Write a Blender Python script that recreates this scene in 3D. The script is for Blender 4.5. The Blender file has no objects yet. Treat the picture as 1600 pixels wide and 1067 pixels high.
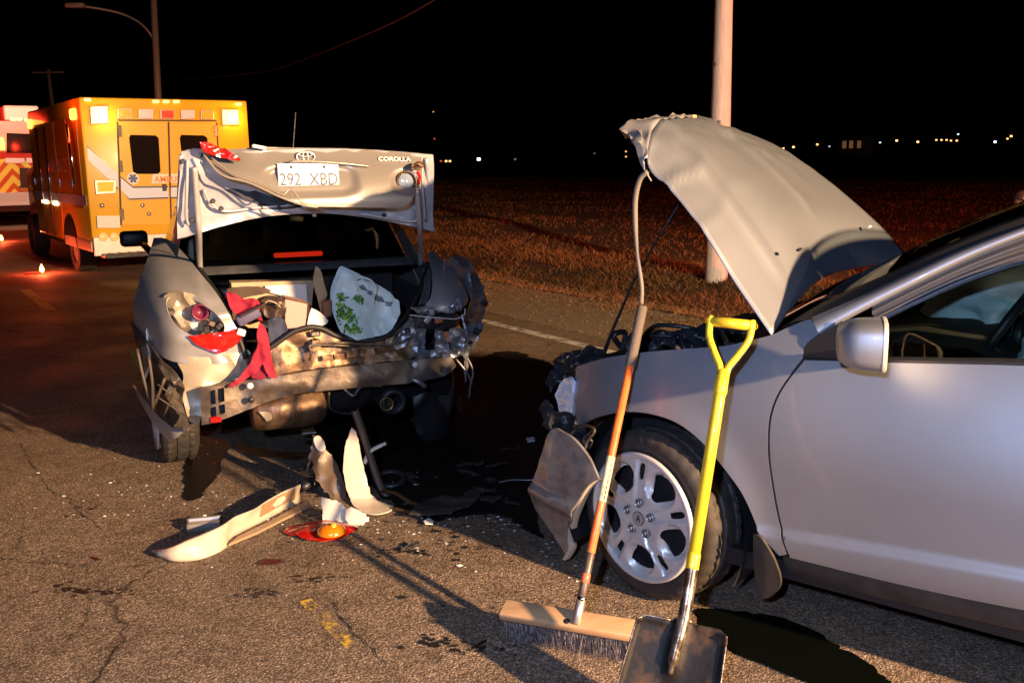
import bpy, bmesh, math, random
from math import sin, cos, pi, radians, sqrt, exp, atan2, floor
from mathutils import Vector, Matrix, noise
from mathutils.geometry import delaunay_2d_cdt
random.seed(7)
SC = bpy.context.scene
COL = SC.collection

# ------------------------------------------------------------------ camera, world, lamps, exposure
cd = bpy.data.cameras.new('camera'); cam = bpy.data.objects.new('camera', cd); COL.objects.link(cam)
cd.sensor_width = 36; cd.lens = 33.75; cd.clip_end = 3000; cd.clip_start = .05
cam.location = (0, 0, 1.6)
cam.rotation_euler = (Matrix.Rotation(radians(90-10.7), 3, 'X') @ Matrix.Rotation(radians(-.9), 3, 'Z')).to_euler()
SC.camera = cam
w = bpy.data.worlds.new('World'); SC.world = w; w.use_nodes = True
nt = w.node_tree
sky = nt.nodes.new('ShaderNodeTexSky'); sky.sky_type = 'NISHITA'; sky.sun_disc = False
sky.sun_elevation = radians(-6); sky.sun_rotation = radians(200)
nt.links.new(sky.outputs[0], nt.nodes['Background'].inputs[0]); nt.nodes['Background'].inputs[1].default_value = .02
SC.view_settings.view_transform = 'Standard'; SC.view_settings.look = 'None'
SC.view_settings.exposure = 0; SC.view_settings.gamma = 1; SC.view_settings.use_curve_mapping = False
SC.cycles.use_denoising = True
try: SC.cycles.denoiser = 'OPENIMAGEDENOISE'
except Exception: pass
SC.cycles.max_bounces = 8; SC.cycles.sample_clamp_indirect = 3; SC.cycles.caustics_reflective = False; SC.cycles.caustics_refractive = False

def lamp(name, kind, loc, energy, color, size=.1, target=None, angle=100, blend=.6):
    l = bpy.data.lights.new(name, kind); l.energy = energy; l.color = color
    l.shadow_soft_size = size
    if kind == 'SPOT': l.spot_size = radians(angle); l.spot_blend = blend
    o = bpy.data.objects.new(name, l); COL.objects.link(o); o.location = loc
    if target: o.rotation_euler = (Vector(target)-Vector(loc)).to_track_quat('-Z', 'Y').to_euler()
    return o
# the rescue truck's scene light behind the coupe (warm), a second cooler one nearer the camera
lamp('scene_floodlight', 'SPOT', (7.62, -3.92, 3.55), 21500, (1, .62, .33), .12, (-2.0, 5.0, .3), 95)
lamp('work_light', 'SPOT', (5.0, -4.8, 2.9), 360, (1, .82, .62), .12, (0, 5, .4), 100)
lamp('red_field_fill', 'SPOT', (13, 4, 3.0), 13000, (1, .14, .04), .1, (3, 36, 0), 95)  # added red spot that tints the field; no vehicle stands there
lamp('camera_flash', 'SPOT', (-.35, -.5, 2.05), 430, (.43, .59, 1), .05, (.3, 4.5, .6), 110)

# ------------------------------------------------------------------ materials
MATS = {}
def mat(name, col, rough=.5, metal=0, coat=0, spec=.5, var=0, vscale=8, bump=0, bscale=60, emit=None, estr=0,
        trans=0, col2=None, vdet=6, alpha=1, stretch=None, thresh=None, rvar=0, ior=1.45, sub=0):
    """principled material; col2/var mix a noise between two colours, bump adds fine relief"""
    if name in MATS: return MATS[name]
    m = bpy.data.materials.new(name); m.use_nodes = True; MATS[name] = m
    t = m.node_tree; b = t.nodes['Principled BSDF']; I = b.inputs
    I['Base Color'].default_value = (*col, 1); I['Roughness'].default_value = rough; I['Metallic'].default_value = metal
    I['Coat Weight'].default_value = coat; I['Coat Roughness'].default_value = .06
    I['Specular IOR Level'].default_value = spec; I['Transmission Weight'].default_value = trans; I['IOR'].default_value = ior
    if emit: I['Emission Color'].default_value = (*emit, 1); I['Emission Strength'].default_value = estr
    if col2 or bump or rvar:
        tc = t.nodes.new('ShaderNodeTexCoord'); src = tc.outputs['Object']
        if stretch:
            mp = t.nodes.new('ShaderNodeMapping'); mp.inputs['Scale'].default_value = stretch
            t.links.new(src, mp.inputs[0]); src = mp.outputs[0]
    if col2 or rvar:
        n = t.nodes.new('ShaderNodeTexNoise'); n.inputs['Scale'].default_value = vscale; n.inputs['Detail'].default_value = vdet
        n.inputs['Roughness'].default_value = .65
        t.links.new(src, n.inputs['Vector'])
        r = t.nodes.new('ShaderNodeValToRGB'); lo, hi = thresh or (.35, .68)
        r.color_ramp.elements[0].position = lo; r.color_ramp.elements[1].position = hi
        t.links.new(n.outputs['Fac'], r.inputs[0])
        if col2:
            r.color_ramp.elements[0].color = (*col, 1); r.color_ramp.elements[1].color = (*col2, 1)
            t.links.new(r.outputs[0], I['Base Color'])
        if rvar:
            mr = t.nodes.new('ShaderNodeMapRange'); mr.inputs['To Min'].default_value = rough; mr.inputs['To Max'].default_value = rough+rvar
            t.links.new(n.outputs['Fac'], mr.inputs[0]); t.links.new(mr.outputs[0], I['Roughness'])
    if bump:
        n2 = t.nodes.new('ShaderNodeTexNoise'); n2.inputs['Scale'].default_value = bscale; n2.inputs['Detail'].default_value = 5
        t.links.new(src, n2.inputs['Vector'])
        bp = t.nodes.new('ShaderNodeBump'); bp.inputs['Strength'].default_value = bump; bp.inputs['Distance'].default_value = .01
        t.links.new(n2.outputs['Fac'], bp.inputs['Height']); t.links.new(bp.outputs[0], I['Normal'])
    return m

SILVER = mat('silver_paint', (.355, .385, .435), .47, .75, .35, col2=(.31, .335, .38), bump=.012, bscale=900, rvar=.10, vscale=2.2, vdet=8, thresh=(.3, .75))
CHAMP = mat('worn_silver_paint', (.50, .495, .49), .40, .45, .35, col2=(.40, .395, .39), vscale=6, bump=.02, bscale=40)
INNER = mat('bare_body_steel', (.62, .63, .66), .42, .35, 0, col2=(.50, .51, .54), vscale=9, bump=.03, bscale=30)
RUST = mat('dirty_steel', (.30, .19, .10), .42, .55, 0, col2=(.09, .05, .03), vscale=14, bump=.25, bscale=35, thresh=(.38, .62))
BEAM = mat('scraped_steel', (.19, .165, .145), .36, .65, 0, col2=(.09, .062, .042), vscale=11, vdet=10, bump=.3, bscale=24, thresh=(.30, .72), rvar=.2)
GREYST = mat('grey_galvanised_steel', (.38, .39, .42), .38, .6, 0, col2=(.2, .21, .23), vscale=12, bump=.12, bscale=30)
BLACKP = mat('black_plastic', (.018, .018, .02), .42, 0, 0, bump=.08, bscale=200)
BLACKM = mat('black_grimy_metal', (.025, .025, .028), .42, .3, 0, bump=.5, bscale=30)
DIRTYP = mat('dusty_black_plastic', (.06, .05, .042), .5, 0, 0, col2=(.03, .027, .025), vscale=10, bump=.1, bscale=40)
RUBBER = mat('tyre_rubber', (.032, .029, .027), .62, 0, 0, col2=(.055, .047, .04), vscale=18, bump=.12, bscale=120)
SEAL = mat('rubber_seal', (.02, .019, .019), .5)
CHROME = mat('chrome', (.8, .8, .8), .12, 1)
ALLOY = mat('wheel_silver', (.74, .73, .71), .36, .3, .2, col2=(.64, .62, .59), vscale=14, bump=.02, bscale=80)
def thin_glass(name, tint, gloss=.08):
    m = bpy.data.materials.new(name); m.use_nodes = True; t = m.node_tree; t.nodes.remove(t.nodes['Principled BSDF'])
    tr = t.nodes.new('ShaderNodeBsdfTransparent'); tr.inputs[0].default_value = (*tint, 1); gl = t.nodes.new('ShaderNodeBsdfGlossy'); gl.inputs['Roughness'].default_value = .03
    fz = t.nodes.new('ShaderNodeFresnel'); fz.inputs[0].default_value = 1.5; mx = t.nodes.new('ShaderNodeMixShader')
    t.links.new(fz.outputs[0], mx.inputs[0]); t.links.new(tr.outputs[0], mx.inputs[1]); t.links.new(gl.outputs[0], mx.inputs[2]); t.links.new(mx.outputs[0], t.nodes['Material Output'].inputs[0])
    return m
GLASS = thin_glass('car_glass', (.74, .80, .76))
MIRROR = mat('mirror_glass', (.8, .8, .8), .03, 1)
RED_LENS = mat('red_lens', (.62, .015, .008), .12, 0, .6, trans=.35, bump=.12, bscale=70)
AMBER_LENS = mat('amber_lens', (.95, .26, .01), .15, 0, .5, trans=.25, bump=.2, bscale=60)
CLEAR_LENS = mat('clear_lens', (.75, .77, .8), .12, .2, .5, bump=.2, bscale=50)
CREAM = mat('cream_plastic', (.74, .70, .60), .42, bump=.05, bscale=60)
WHITE = mat('white_paint', (.78, .78, .76), .4)
INK = mat('dark_print', (.05, .06, .10), .5)

# ------------------------------------------------------------------ geometry helpers
def lerp(a, b, t): return a+(b-a)*t
def sm(a, b, x):
    t = min(1, max(0, (x-a)/(b-a))); return t*t*(3-2*t)
def nz(p, s=1., seed=0): return noise.noise(Vector((p[0]*s+seed*7.3, p[1]*s-seed*3.1, p[2]*s+seed*1.7)))
def ridge(p, s, seed=0): return 1-2*abs(nz(p, s, seed))
def crease(p, s, seed=0): return max(0, ridge(p, s, seed)-.55)**2*4.9
def jag(pts, amp, step=.012, seed=1):
    P = resample([p[:2] for p in pts], step); return [(x+amp*nz((x*60, y*60, seed), 1, seed), y+amp*nz((x*60, y*60, seed+9), 1, seed+3), 1) for x, y in P]
def tag(o, label=None, cat=None, group=None, kind=None):
    if label: o['label'] = label
    if cat: o['category'] = cat
    if group: o['group'] = group
    if kind: o['kind'] = kind
    return o
def mk(name, V, F, m, parent=None, smooth=True, mods=None, mi=None):
    me = bpy.data.meshes.new(name); me.from_pydata([tuple(v) for v in V], [], F)
    for q in (m if isinstance(m, (list, tuple)) else [m]): me.materials.append(q)
    if mi: me.polygons.foreach_set('material_index', mi)
    if smooth: me.polygons.foreach_set('use_smooth', [True]*len(me.polygons))
    me.update()
    o = bpy.data.objects.new(name, me); COL.objects.link(o)
    if parent: o.parent = parent
    return o
def thing(name, label, cat, loc=(0, 0, 0), rz=0, group=None):
    o = bpy.data.objects.new(name, None); COL.objects.link(o); o.empty_display_size = .1
    o.location = loc; o.rotation_euler = (0, 0, rz)
    return tag(o, label, cat, group)
class MB:
    """collects shapes into one mesh"""
    def __init__(s): s.V = []; s.F = []; s.M = []
    def add(s, V, F, mi=0):
        n = len(s.V); s.V += [tuple(v) for v in V]; s.F += [tuple(i+n for i in f) for f in F]; s.M += [mi]*len(F); return s
    def box(s, c, d, rot=None, mi=0, bev=0, taper=1):
        x, y, z = d[0]/2, d[1]/2, d[2]/2
        if bev:
            bm = bmesh.new(); bmesh.ops.create_cube(bm, size=1)
            for v in bm.verts: v.co = Vector((v.co.x*d[0], v.co.y*d[1], v.co.z*d[2]))
            bmesh.ops.bevel(bm, geom=bm.edges[:], offset=bev, segments=2, affect='EDGES', profile=.5)
            P = [v.co.copy() for v in bm.verts]; bm.verts.index_update(); F = [[v.index for v in f.verts] for f in bm.faces]; bm.free()
        else:
            P = [Vector((a*x*(taper if cc > 0 else 1), b*y*(taper if cc > 0 else 1), cc*z)) for a in (-1, 1) for b in (-1, 1) for cc in (-1, 1)]
            F = [(0, 1, 3, 2), (4, 6, 7, 5), (0, 4, 5, 1), (2, 3, 7, 6), (0, 2, 6, 4), (1, 5, 7, 3)]
        if rot is not None: P = [rot @ p for p in P]
        return s.add([p+Vector(c) for p in P], F, mi)
    def tube(s, pts, r, n=10, cap=True, mi=0, flat=1):
        pts = [Vector(p) for p in pts]; rr = r if isinstance(r, (list, tuple)) else [r]*len(pts)
        V = []; F = []; up = None
        for i, p in enumerate(pts):
            t = (pts[min(i+1, len(pts)-1)]-pts[max(i-1, 0)]).normalized()
            if up is None: up = Vector((0, 0, 1)) if abs(t.z) < .9 else Vector((1, 0, 0))
            a = t.cross(up).normalized(); up = a.cross(t).normalized()
            for k in range(n):
                q = 2*pi*k/n; V.append(p+(a*cos(q)+up*sin(q)*flat)*rr[i])
        for i in range(len(pts)-1):
            for k in range(n):
                F.append((i*n+k, i*n+(k+1) % n, (i+1)*n+(k+1) % n, (i+1)*n+k))
        if cap: F.append(tuple(range(n))[::-1]); F.append(tuple((len(pts)-1)*n+k for k in range(n)))
        return s.add(V, F, mi)
    def grid(s, rows, mi=0, close=False):
        n = len(rows[0]); V = [p for r in rows for p in r]; F = []
        for i in range(len(rows)-1):
            for k in range(n if close else n-1):
                F.append((i*n+k, i*n+(k+1) % n, (i+1)*n+(k+1) % n, (i+1)*n+k))
        return s.add(V, F, mi)
    def lathe(s, prof, o=(0, 0, 0), axis='y', n=32, mi=0, cap=False):
        """prof = (radius, offset along the axis)"""
        rows = []
        for r, h in prof:
            row = []
            for k in range(n):
                q = 2*pi*k/n; a, b = r*cos(q), r*sin(q)
                v = {'x': (h, a, b), 'y': (a, h, b), 'z': (a, b, h)}[axis]
                row.append((v[0]+o[0], v[1]+o[1], v[2]+o[2]))
            rows.append(row)
        s.grid(rows, mi, True)
        if cap:
            b = len(s.V)-n; s.F.append(tuple(range(b, b+n))); s.M.append(mi)
        return s
    def prism(s, pts, f0, f1, mi=0):
        """closed outline between two mappings of (u,v)"""
        n = len(pts); V = [f0(*p[:2]) for p in pts]+[f1(*p[:2]) for p in pts]
        F = [tuple(range(n))[::-1], tuple(range(n, 2*n))]+[(k, (k+1) % n, n+(k+1) % n, n+k) for k in range(n)]
        return s.add(V, F, mi)
    def build(s, name, m, parent=None, smooth=False, bev=0, auto=None):
        o = mk(name, s.V, s.F, m, parent, smooth or auto is not None, mi=s.M)
        bm = bmesh.new(); bm.from_mesh(o.data); bmesh.ops.recalc_face_normals(bm, faces=bm.faces[:]); bm.to_mesh(o.data); bm.free()
        if auto is not None: sharp(o, auto)
        if bev:
            d = o.modifiers.new('bevel', 'BEVEL'); d.width = bev; d.segments = 2; d.limit_method = 'ANGLE'; d.angle_limit = radians(40)
        return o
def sharp(o, deg=35):
    bm = bmesh.new(); bm.from_mesh(o.data)
    for e in bm.edges:
        e.smooth = not (len(e.link_faces) == 2 and e.calc_face_angle(0) > radians(deg))
    for f in bm.faces: f.smooth = True
    bm.to_mesh(o.data); bm.free()
def smooth_pts(pts, it=2, closed=True):
    """corner-cutting; a third value of 1 keeps a corner"""
    P = [(p[0], p[1], 1 if len(p) > 2 else 0) for p in pts]
    for _ in range(it):
        Q = []; n = len(P)
        for i in range(n):
            a = P[i]
            if not closed and i in (0, n-1): Q.append(a); continue
            if a[2]: Q.append(a); continue
            b, c = P[i-1], P[(i+1) % n]
            Q.append((lerp(a[0], b[0], .25), lerp(a[1], b[1], .25), 0)); Q.append((lerp(a[0], c[0], .25), lerp(a[1], c[1], .25), 0))
        P = Q
    return [(p[0], p[1]) for p in P]
def resample(P, step, closed=True):
    out = []
    n = len(P)
    for i in range(n if closed else n-1):
        a, b = P[i], P[(i+1) % n]; L = sqrt((a[0]-b[0])**2+(a[1]-b[1])**2); k = max(1, int(round(L/step)))
        for j in range(k): out.append((lerp(a[0], b[0], j/k), lerp(a[1], b[1], j/k)))
    if not closed: out.append(P[-1][:2])
    return out
def inside(p, poly):
    c = False; n = len(poly); x, y = p; j = n-1
    for i in range(n):
        xi, yi = poly[i][0], poly[i][1]; xj, yj = poly[j][0], poly[j][1]
        if (yi > y) != (yj > y) and x < (xj-xi)*(y-yi)/(yj-yi)+xi: c = not c
        j = i
    return c
def fill2d(outline, step, holes=(), jit=0):
    loops = [resample(outline, step)]+[resample(h, step*.6) for h in holes]
    def thin(lp, d):
        o = [lp[0]]
        for p in lp[1:]:
            if (p[0]-o[-1][0])**2+(p[1]-o[-1][1])**2 > d*d: o.append(p)
        while len(o) > 3 and (o[0][0]-o[-1][0])**2+(o[0][1]-o[-1][1])**2 < d*d: o.pop()
        return o
    loops = [thin(lp, step*.28) for lp in loops]
    V = []; E = []
    for lp in loops:
        b = len(V); V += lp; n = len(lp); E += [(b+k, b+(k+1) % n) for k in range(n)]
    xs = [p[0] for p in loops[0]]; ys = [p[1] for p in loops[0]]
    y = min(ys)+step/2; r = 0; seg = []
    cell = {}
    for p in V: cell.setdefault((floor(p[0]/step), floor(p[1]/step)), []).append(p)
    while y < max(ys):
        x = min(xs)+step*(.5+.5*(r % 2))
        while x < max(xs):
            q = (x+random.uniform(-jit, jit)*step, y+random.uniform(-jit, jit)*step)
            ci, cj = floor(q[0]/step), floor(q[1]/step)
            near = any((p[0]-q[0])**2+(p[1]-q[1])**2 < (.5*step)**2 for a in (-1, 0, 1) for b in (-1, 0, 1) for p in cell.get((ci+a, cj+b), ()))
            if not near and inside(q, loops[0]) and not any(inside(q, h) for h in loops[1:]): V.append(q)
            x += step
        y += step*.87; r += 1
    co, ed, fa, *_ = delaunay_2d_cdt([Vector(p) for p in V], E, [], 0, 1e-6)
    co = [(c.x, c.y) for c in co]
    F = []
    for f in fa:
        c = (sum(co[i][0] for i in f)/3, sum(co[i][1] for i in f)/3)
        A = abs((co[f[1]][0]-co[f[0]][0])*(co[f[2]][1]-co[f[0]][1])-(co[f[2]][0]-co[f[0]][0])*(co[f[1]][1]-co[f[0]][1]))
        if A > step*step*.004 and inside(c, loops[0]) and not any(inside(c, h) for h in loops[1:]): F.append(tuple(f))
    return co, F
def panel(name, outline, fmap, m, parent=None, step=.03, thick=.004, holes=(), it=2, flip=False, smooth=True, auto=None, jit=0, off=-1):
    ol = smooth_pts(outline, it); hs = [smooth_pts(h, it) for h in holes]
    co, F = fill2d(ol, step, hs, jit)
    V = [fmap(*c) for c in co]
    if flip: F = [f[::-1] for f in F]
    if thick:      # a back layer and a rim of its own vertices keep the front's shading clean
        n = len(V); nr = [Vector((0, 0, 0)) for _ in V]; VV = [Vector(v) for v in V]; cnt = {}
        for f in F:
            q = (VV[f[1]]-VV[f[0]]).cross(VV[f[2]]-VV[f[0]])
            for i in f: nr[i] += q
            for i in range(3): e = (f[i], f[(i+1) % 3]); cnt[e] = cnt.get(e, 0)+1
        bk = [v-(q.normalized() if q.length else q)*thick for v, q in zip(VV, nr)]
        ix = {}; RV = []; RF = []
        for (a, c) in cnt:
            if (c, a) in cnt: continue
            for i in (a, c):
                if i not in ix: ix[i] = 2*n+len(RV); RV += [VV[i], bk[i]]
            RF.append((ix[c], ix[a], ix[a]+1, ix[c]+1))
        V = VV+bk+RV; F = F+[tuple(i+n for i in f[::-1]) for f in F]+RF
    o = mk(name, V, F, m, parent, smooth)
    if auto is not None: sharp(o, auto)
    return o
def text_mesh(name, body, size, m, parent, M, depth=.002, font_bold=0, sx=1):
    c = bpy.data.curves.new(name, 'FONT'); c.body = body; c.size = size; c.extrude = depth; c.align_x = 'CENTER'; c.align_y = 'CENTER'; c.resolution_u = 3
    c.offset = font_bold
    tmp = bpy.data.objects.new(name+'_src', c); COL.objects.link(tmp)
    dg = bpy.context.evaluated_depsgraph_get(); me = bpy.data.meshes.new_from_object(tmp.evaluated_get(dg))
    COL.objects.unlink(tmp); bpy.data.objects.remove(tmp); bpy.data.curves.remove(c)
    me.name = name; me.transform(Matrix.Diagonal((sx, 1, 1, 1))); me.transform(M); me.materials.clear(); me.materials.append(m)
    o = bpy.data.objects.new(name, me); COL.objects.link(o); o.parent = parent
    return o
def basis(o, X, Y):
    """matrix placing flat XY drawing at o with axes X, Y"""
    X = Vector(X).normalized(); Y = Vector(Y); Y = (Y-X*Y.dot(X)).normalized(); Z = X.cross(Y)
    return Matrix(((X.x, Y.x, Z.x, o[0]), (X.y, Y.y, Z.y, o[1]), (X.z, Y.z, Z.z, o[2]), (0, 0, 0, 1)))
def ell(cx, cy, rx, ry, n=24, a0=0): return [(cx+rx*cos(a0+2*pi*k/n), cy+ry*sin(a0+2*pi*k/n)) for k in range(n)]
def rrect(cx, cy, w, h, r, k=4):
    o = []
    for (sx, sy, a) in ((1, 1, 0), (-1, 1, 90), (-1, -1, 180), (1, -1, 270)):
        for j in range(k+1):
            q = radians(a+90*j/k); o.append((cx+sx*(w/2-r)+r*cos(q), cy+sy*(h/2-r)+r*sin(q)))
    return o
def crom(P, n=8):
    """smooth 3-D curve through points"""
    P = [Vector(p) for p in P]; Q = [P[0]*2-P[1]]+P+[P[-1]*2-P[-2]]; out = []
    for i in range(1, len(Q)-2):
        a, b, c, d = Q[i-1:i+3]
        for j in range(n):
            t = j/n; out.append(.5*((2*b)+(c-a)*t+(2*a-5*b+4*c-d)*t*t+(3*b-a-3*c+d)*t**3))
    return out+[P[-1]]

# ------------------------------------------------------------------ the ground: road, shoulder, ditch and field
TH = radians(33.3); DX, DY = -sin(TH), cos(TH); NX, NY = cos(TH), sin(TH)
def road(s, t): return (NX*s+DX*t, NY*s+DY*t)
def gz(s, t):
    p = (s, t, 0)
    if s < 5.4: return 0 if s > -7 else -.02*min(-7-s, 20)
    e = .05*nz((s, t*.6, 0), .9, 3)*sm(6.5, 8, s)
    if s < 7.0: return -.05*sm(5.4, 7, s)
    if s < 8.7: return -.05-.42*sm(7.0, 8.5, s)+e
    if s < 11: return -.47+.36*sm(8.7, 11, s)+e
    return -.11+e+.14*nz((s, t, 0), .12, 5)+.0*s
def asphalt():
    m = bpy.data.materials.new('asphalt'); m.use_nodes = True; t = m.node_tree; N = t.nodes; L = t.links; b = N['Principled BSDF']
    tc = N.new('ShaderNodeTexCoord'); P = tc.outputs['Object']
    def noi(sc, det=4, r=.6):
        n = N.new('ShaderNodeTexNoise'); n.inputs['Scale'].default_value = sc; n.inputs['Detail'].default_value = det; n.inputs['Roughness'].default_value = r
        L.new(P, n.inputs['Vector']); return n.outputs['Fac']
    def ramp(src, stops):
        r = N.new('ShaderNodeValToRGB'); e = r.color_ramp.elements
        while len(e) < len(stops): e.new(.5)
        for k, (p, c) in enumerate(stops): e[k].position = p; e[k].color = (*c, 1) if isinstance(c, tuple) else (c, c, c, 1)
        L.new(src, r.inputs[0]); return r.outputs[0]
    def mul(a, bb, fac=1, mode='MULTIPLY'):
        x = N.new('ShaderNodeMixRGB'); x.blend_type = mode; x.inputs[0].default_value = fac; L.new(a, x.inputs[1]); L.new(bb, x.inputs[2]); return x.outputs[0]
    v = N.new('ShaderNodeTexVoronoi'); v.inputs['Scale'].default_value = 135; L.new(P, v.inputs['Vector'])
    stones = ramp(v.outputs['Color'], [(.1, (.175, .127, .088)), (.5, (.30, .220, .153)), (.8, (.43, .325, .232)), (1, (.68, .56, .44))])
    gap = ramp(v.outputs['Distance'], [(.3, 1.), (.66, .42)])
    c = mul(stones, gap)
    wear = ramp(noi(.55, 6), [(.32, .68), (.7, 1.25)])
    c = mul(c, wear)
    c = mul(c, ramp(noi(7, 6, .7), [(.3, .7), (.62, 1.15)]))
    # oil drips and dirty patches
    c = mul(c, ramp(noi(2.3, 8, .72), [(.29, .35), (.36, 1.)]))
    # hairline cracks
    w1 = N.new('ShaderNodeTexNoise'); w1.inputs['Scale'].default_value = 2.5; w1.inputs['Detail'].default_value = 6; L.new(P, w1.inputs['Vector'])
    mx = N.new('ShaderNodeMixRGB'); mx.blend_type = 'ADD'; mx.inputs[0].default_value = .42; L.new(P, mx.inputs[1]); L.new(w1.outputs['Color'], mx.inputs[2])
    vc = N.new('ShaderNodeTexVoronoi'); vc.feature = 'DISTANCE_TO_EDGE'; vc.inputs['Scale'].default_value = .62; L.new(mx.outputs[0], vc.inputs['Vector'])
    crk = ramp(vc.outputs['Distance'], [(.0, .12), (.0075, 1.)])
    msk = ramp(noi(.9, 2), [(.50, 0.), (.6, 1.)])
    x = N.new('ShaderNodeMixRGB'); x.blend_type = 'MULTIPLY'; L.new(msk, x.inputs[0]); L.new(c, x.inputs[1]); L.new(crk, x.inputs[2]); c = x.outputs[0]
    L.new(c, b.inputs['Base Color']); L.new(ramp(noi(1.3, 5), [(.3, .55), (.7, .85)]), b.inputs['Roughness'])
    b.inputs['Specular IOR Level'].default_value = .3
    bp = N.new('ShaderNodeBump'); bp.inputs['Strength'].default_value = .45; bp.inputs['Distance'].default_value = .005
    inv = ramp(v.outputs['Distance'], [(.0, 1.), (.7, 0.)]); L.new(inv, bp.inputs['Height'])
    bp2 = N.new('ShaderNodeBump'); bp2.inputs['Strength'].default_value = .3; bp2.inputs['Distance'].default_value = .02
    L.new(noi(28, 6, .7), bp2.inputs['Height']); L.new(bp.outputs[0], bp2.inputs['Normal']); L.new(bp2.outputs[0], b.inputs['Normal'])
    return m
ASPHALT = asphalt()
GRAVEL = mat('gravel_shoulder', (.17, .13, .085), .85, col2=(.30, .23, .155), vscale=38, bump=1., bscale=120, thresh=(.3, .7))
SOIL = mat('dry_field_soil', (.05, .032, .018), .95, col2=(.105, .066, .034), vscale=5, bump=1, bscale=30)
SS = [-600, -250, -90, -40, -20, -11, -7, 5.4, 5.8, 6.2, 6.6, 7.0, 7.3, 7.6, 7.9, 8.2, 8.5, 8.7, 9, 9.4, 9.8, 10.3, 11, 12, 13, 14.5, 16, 18, 20, 23, 27, 32, 40, 50, 65, 90, 130, 200, 350, 700]
TT = [-300, -100, -40, -20, -12, -8]+[-6+.5*k for k in range(60)]+[24.5, 26, 28, 31, 34, 38, 42, 47, 53, 60, 70, 85, 110, 150, 220, 350, 700]
def strip(name, lo, hi, m):
    ss = [s for s in SS if lo <= s <= hi]; b = MB()
    b.grid([[(*road(s, t), gz(s, t)) for s in ss] for t in TT])
    o = b.build(name, m, smooth=True); tag(o, kind='structure'); return o
strip('road', -7, 5.4, ASPHALT); strip('gravel_shoulder', 5.4, 7.0, GRAVEL); strip('field', 7.0, 700, SOIL); strip('ground', -600, -7, SOIL)

# painted markings, worn
def worn(name, base, lo, hi, sc):
    m = mat(name, base, .7); t = m.node_tree; b = t.nodes['Principled BSDF']
    tc = t.nodes.new('ShaderNodeTexCoord'); n = t.nodes.new('ShaderNodeTexNoise'); n.inputs['Scale'].default_value = sc; n.inputs['Detail'].default_value = 8; n.inputs['Roughness'].default_value = .75
    r = t.nodes.new('ShaderNodeValToRGB'); r.color_ramp.elements[0].position = lo; r.color_ramp.elements[1].position = hi
    t.links.new(tc.outputs['Object'], n.inputs['Vector']); t.links.new(n.outputs['Fac'], r.inputs[0]); t.links.new(r.outputs[0], b.inputs['Alpha'])
    return m
WHITEP = worn('worn_white_road_paint', (.62, .6, .55), .40, .50, 7)
YELP = worn('worn_yellow_road_paint', (.66, .44, .06), .50, .60, 16)
YELD = worn('yellow_dash_paint', (.55, .40, .10), .34, .46, 9)
def mark(name, s0, s1, t0, t1, m):
    b = MB(); k = max(2, int((t1-t0)/.5))
    b.grid([[(*road(s, lerp(t0, t1, i/k)), .004) for s in (s0, s1)] for i in range(k+1)])
    tag(b.build(name, m), kind='structure')
mark('road_edge_line', 4.97, 5.09, -30, 120, WHITEP)
mark('road_dash', 1.15, 1.20, 2.80, 3.22, YELP)
for k in range(9): mark('road_dash', 1.50, 1.62, 11.9+6.1*k, 14.2+6.1*k, YELD)

# dry grass: blades as one mass
def grass():
    V = []; F = []; rr = random.Random(3)
    def blade(s, t, h, w_):
        x, y = road(s, t); z = gz(s, t)-.01; a = rr.uniform(0, 2*pi); lx, ly = rr.gauss(0, .9)*h, rr.gauss(0, .9)*h
        n = len(V); dx, dy = cos(a)*w_, sin(a)*w_
        V.extend([(x-dx, y-dy, z), (x+dx, y+dy, z), (x+lx*.5+dx*.7, y+ly*.5+dy*.7, z+h*.62), (x+lx*.5-dx*.7, y+ly*.5-dy*.7, z+h*.62), (x+lx*1.25, y+ly*1.25, z+h*rr.uniform(.75, 1))])
        F.append((n, n+1, n+2, n+3)); F.append((n+3, n+2, n+4))
    for i in range(60000):        # shoulder edge and ditch
        s = 6.55+rr.random()**1.3*4.5; t = rr.uniform(1, 34)
        cl = nz((s, t, 0), 1.6, 2)+.6*nz((s, t, 0), 5, 4)
        if cl < -.25: continue
        blade(s, t, rr.uniform(.04, .11)*(1+1.2*max(0, cl))*(.55 if s < 7.2 else 1), .003+.00022*t)
    for i in range(80000):        # stubble field
        s = 10+rr.random()**2*42; t = rr.uniform(-2, 75)
        cl = nz((s*1.2, t*.5, 0), .8, 9)+.5*nz((s, t, 0), 3, 1)
        if cl < -.2: continue
        blade(s, t, rr.uniform(.04, .10)*(1+1.2*max(0, cl)), .004+.00025*(s+t*.5))
    o = mk('dry_grass', V, F, mat('dry_grass_blades', (.105, .052, .02), .85, col2=(.24, .125, .046), vscale=1.1, vdet=8), smooth=False)
    tag(o, kind='stuff')
grass()

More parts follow.
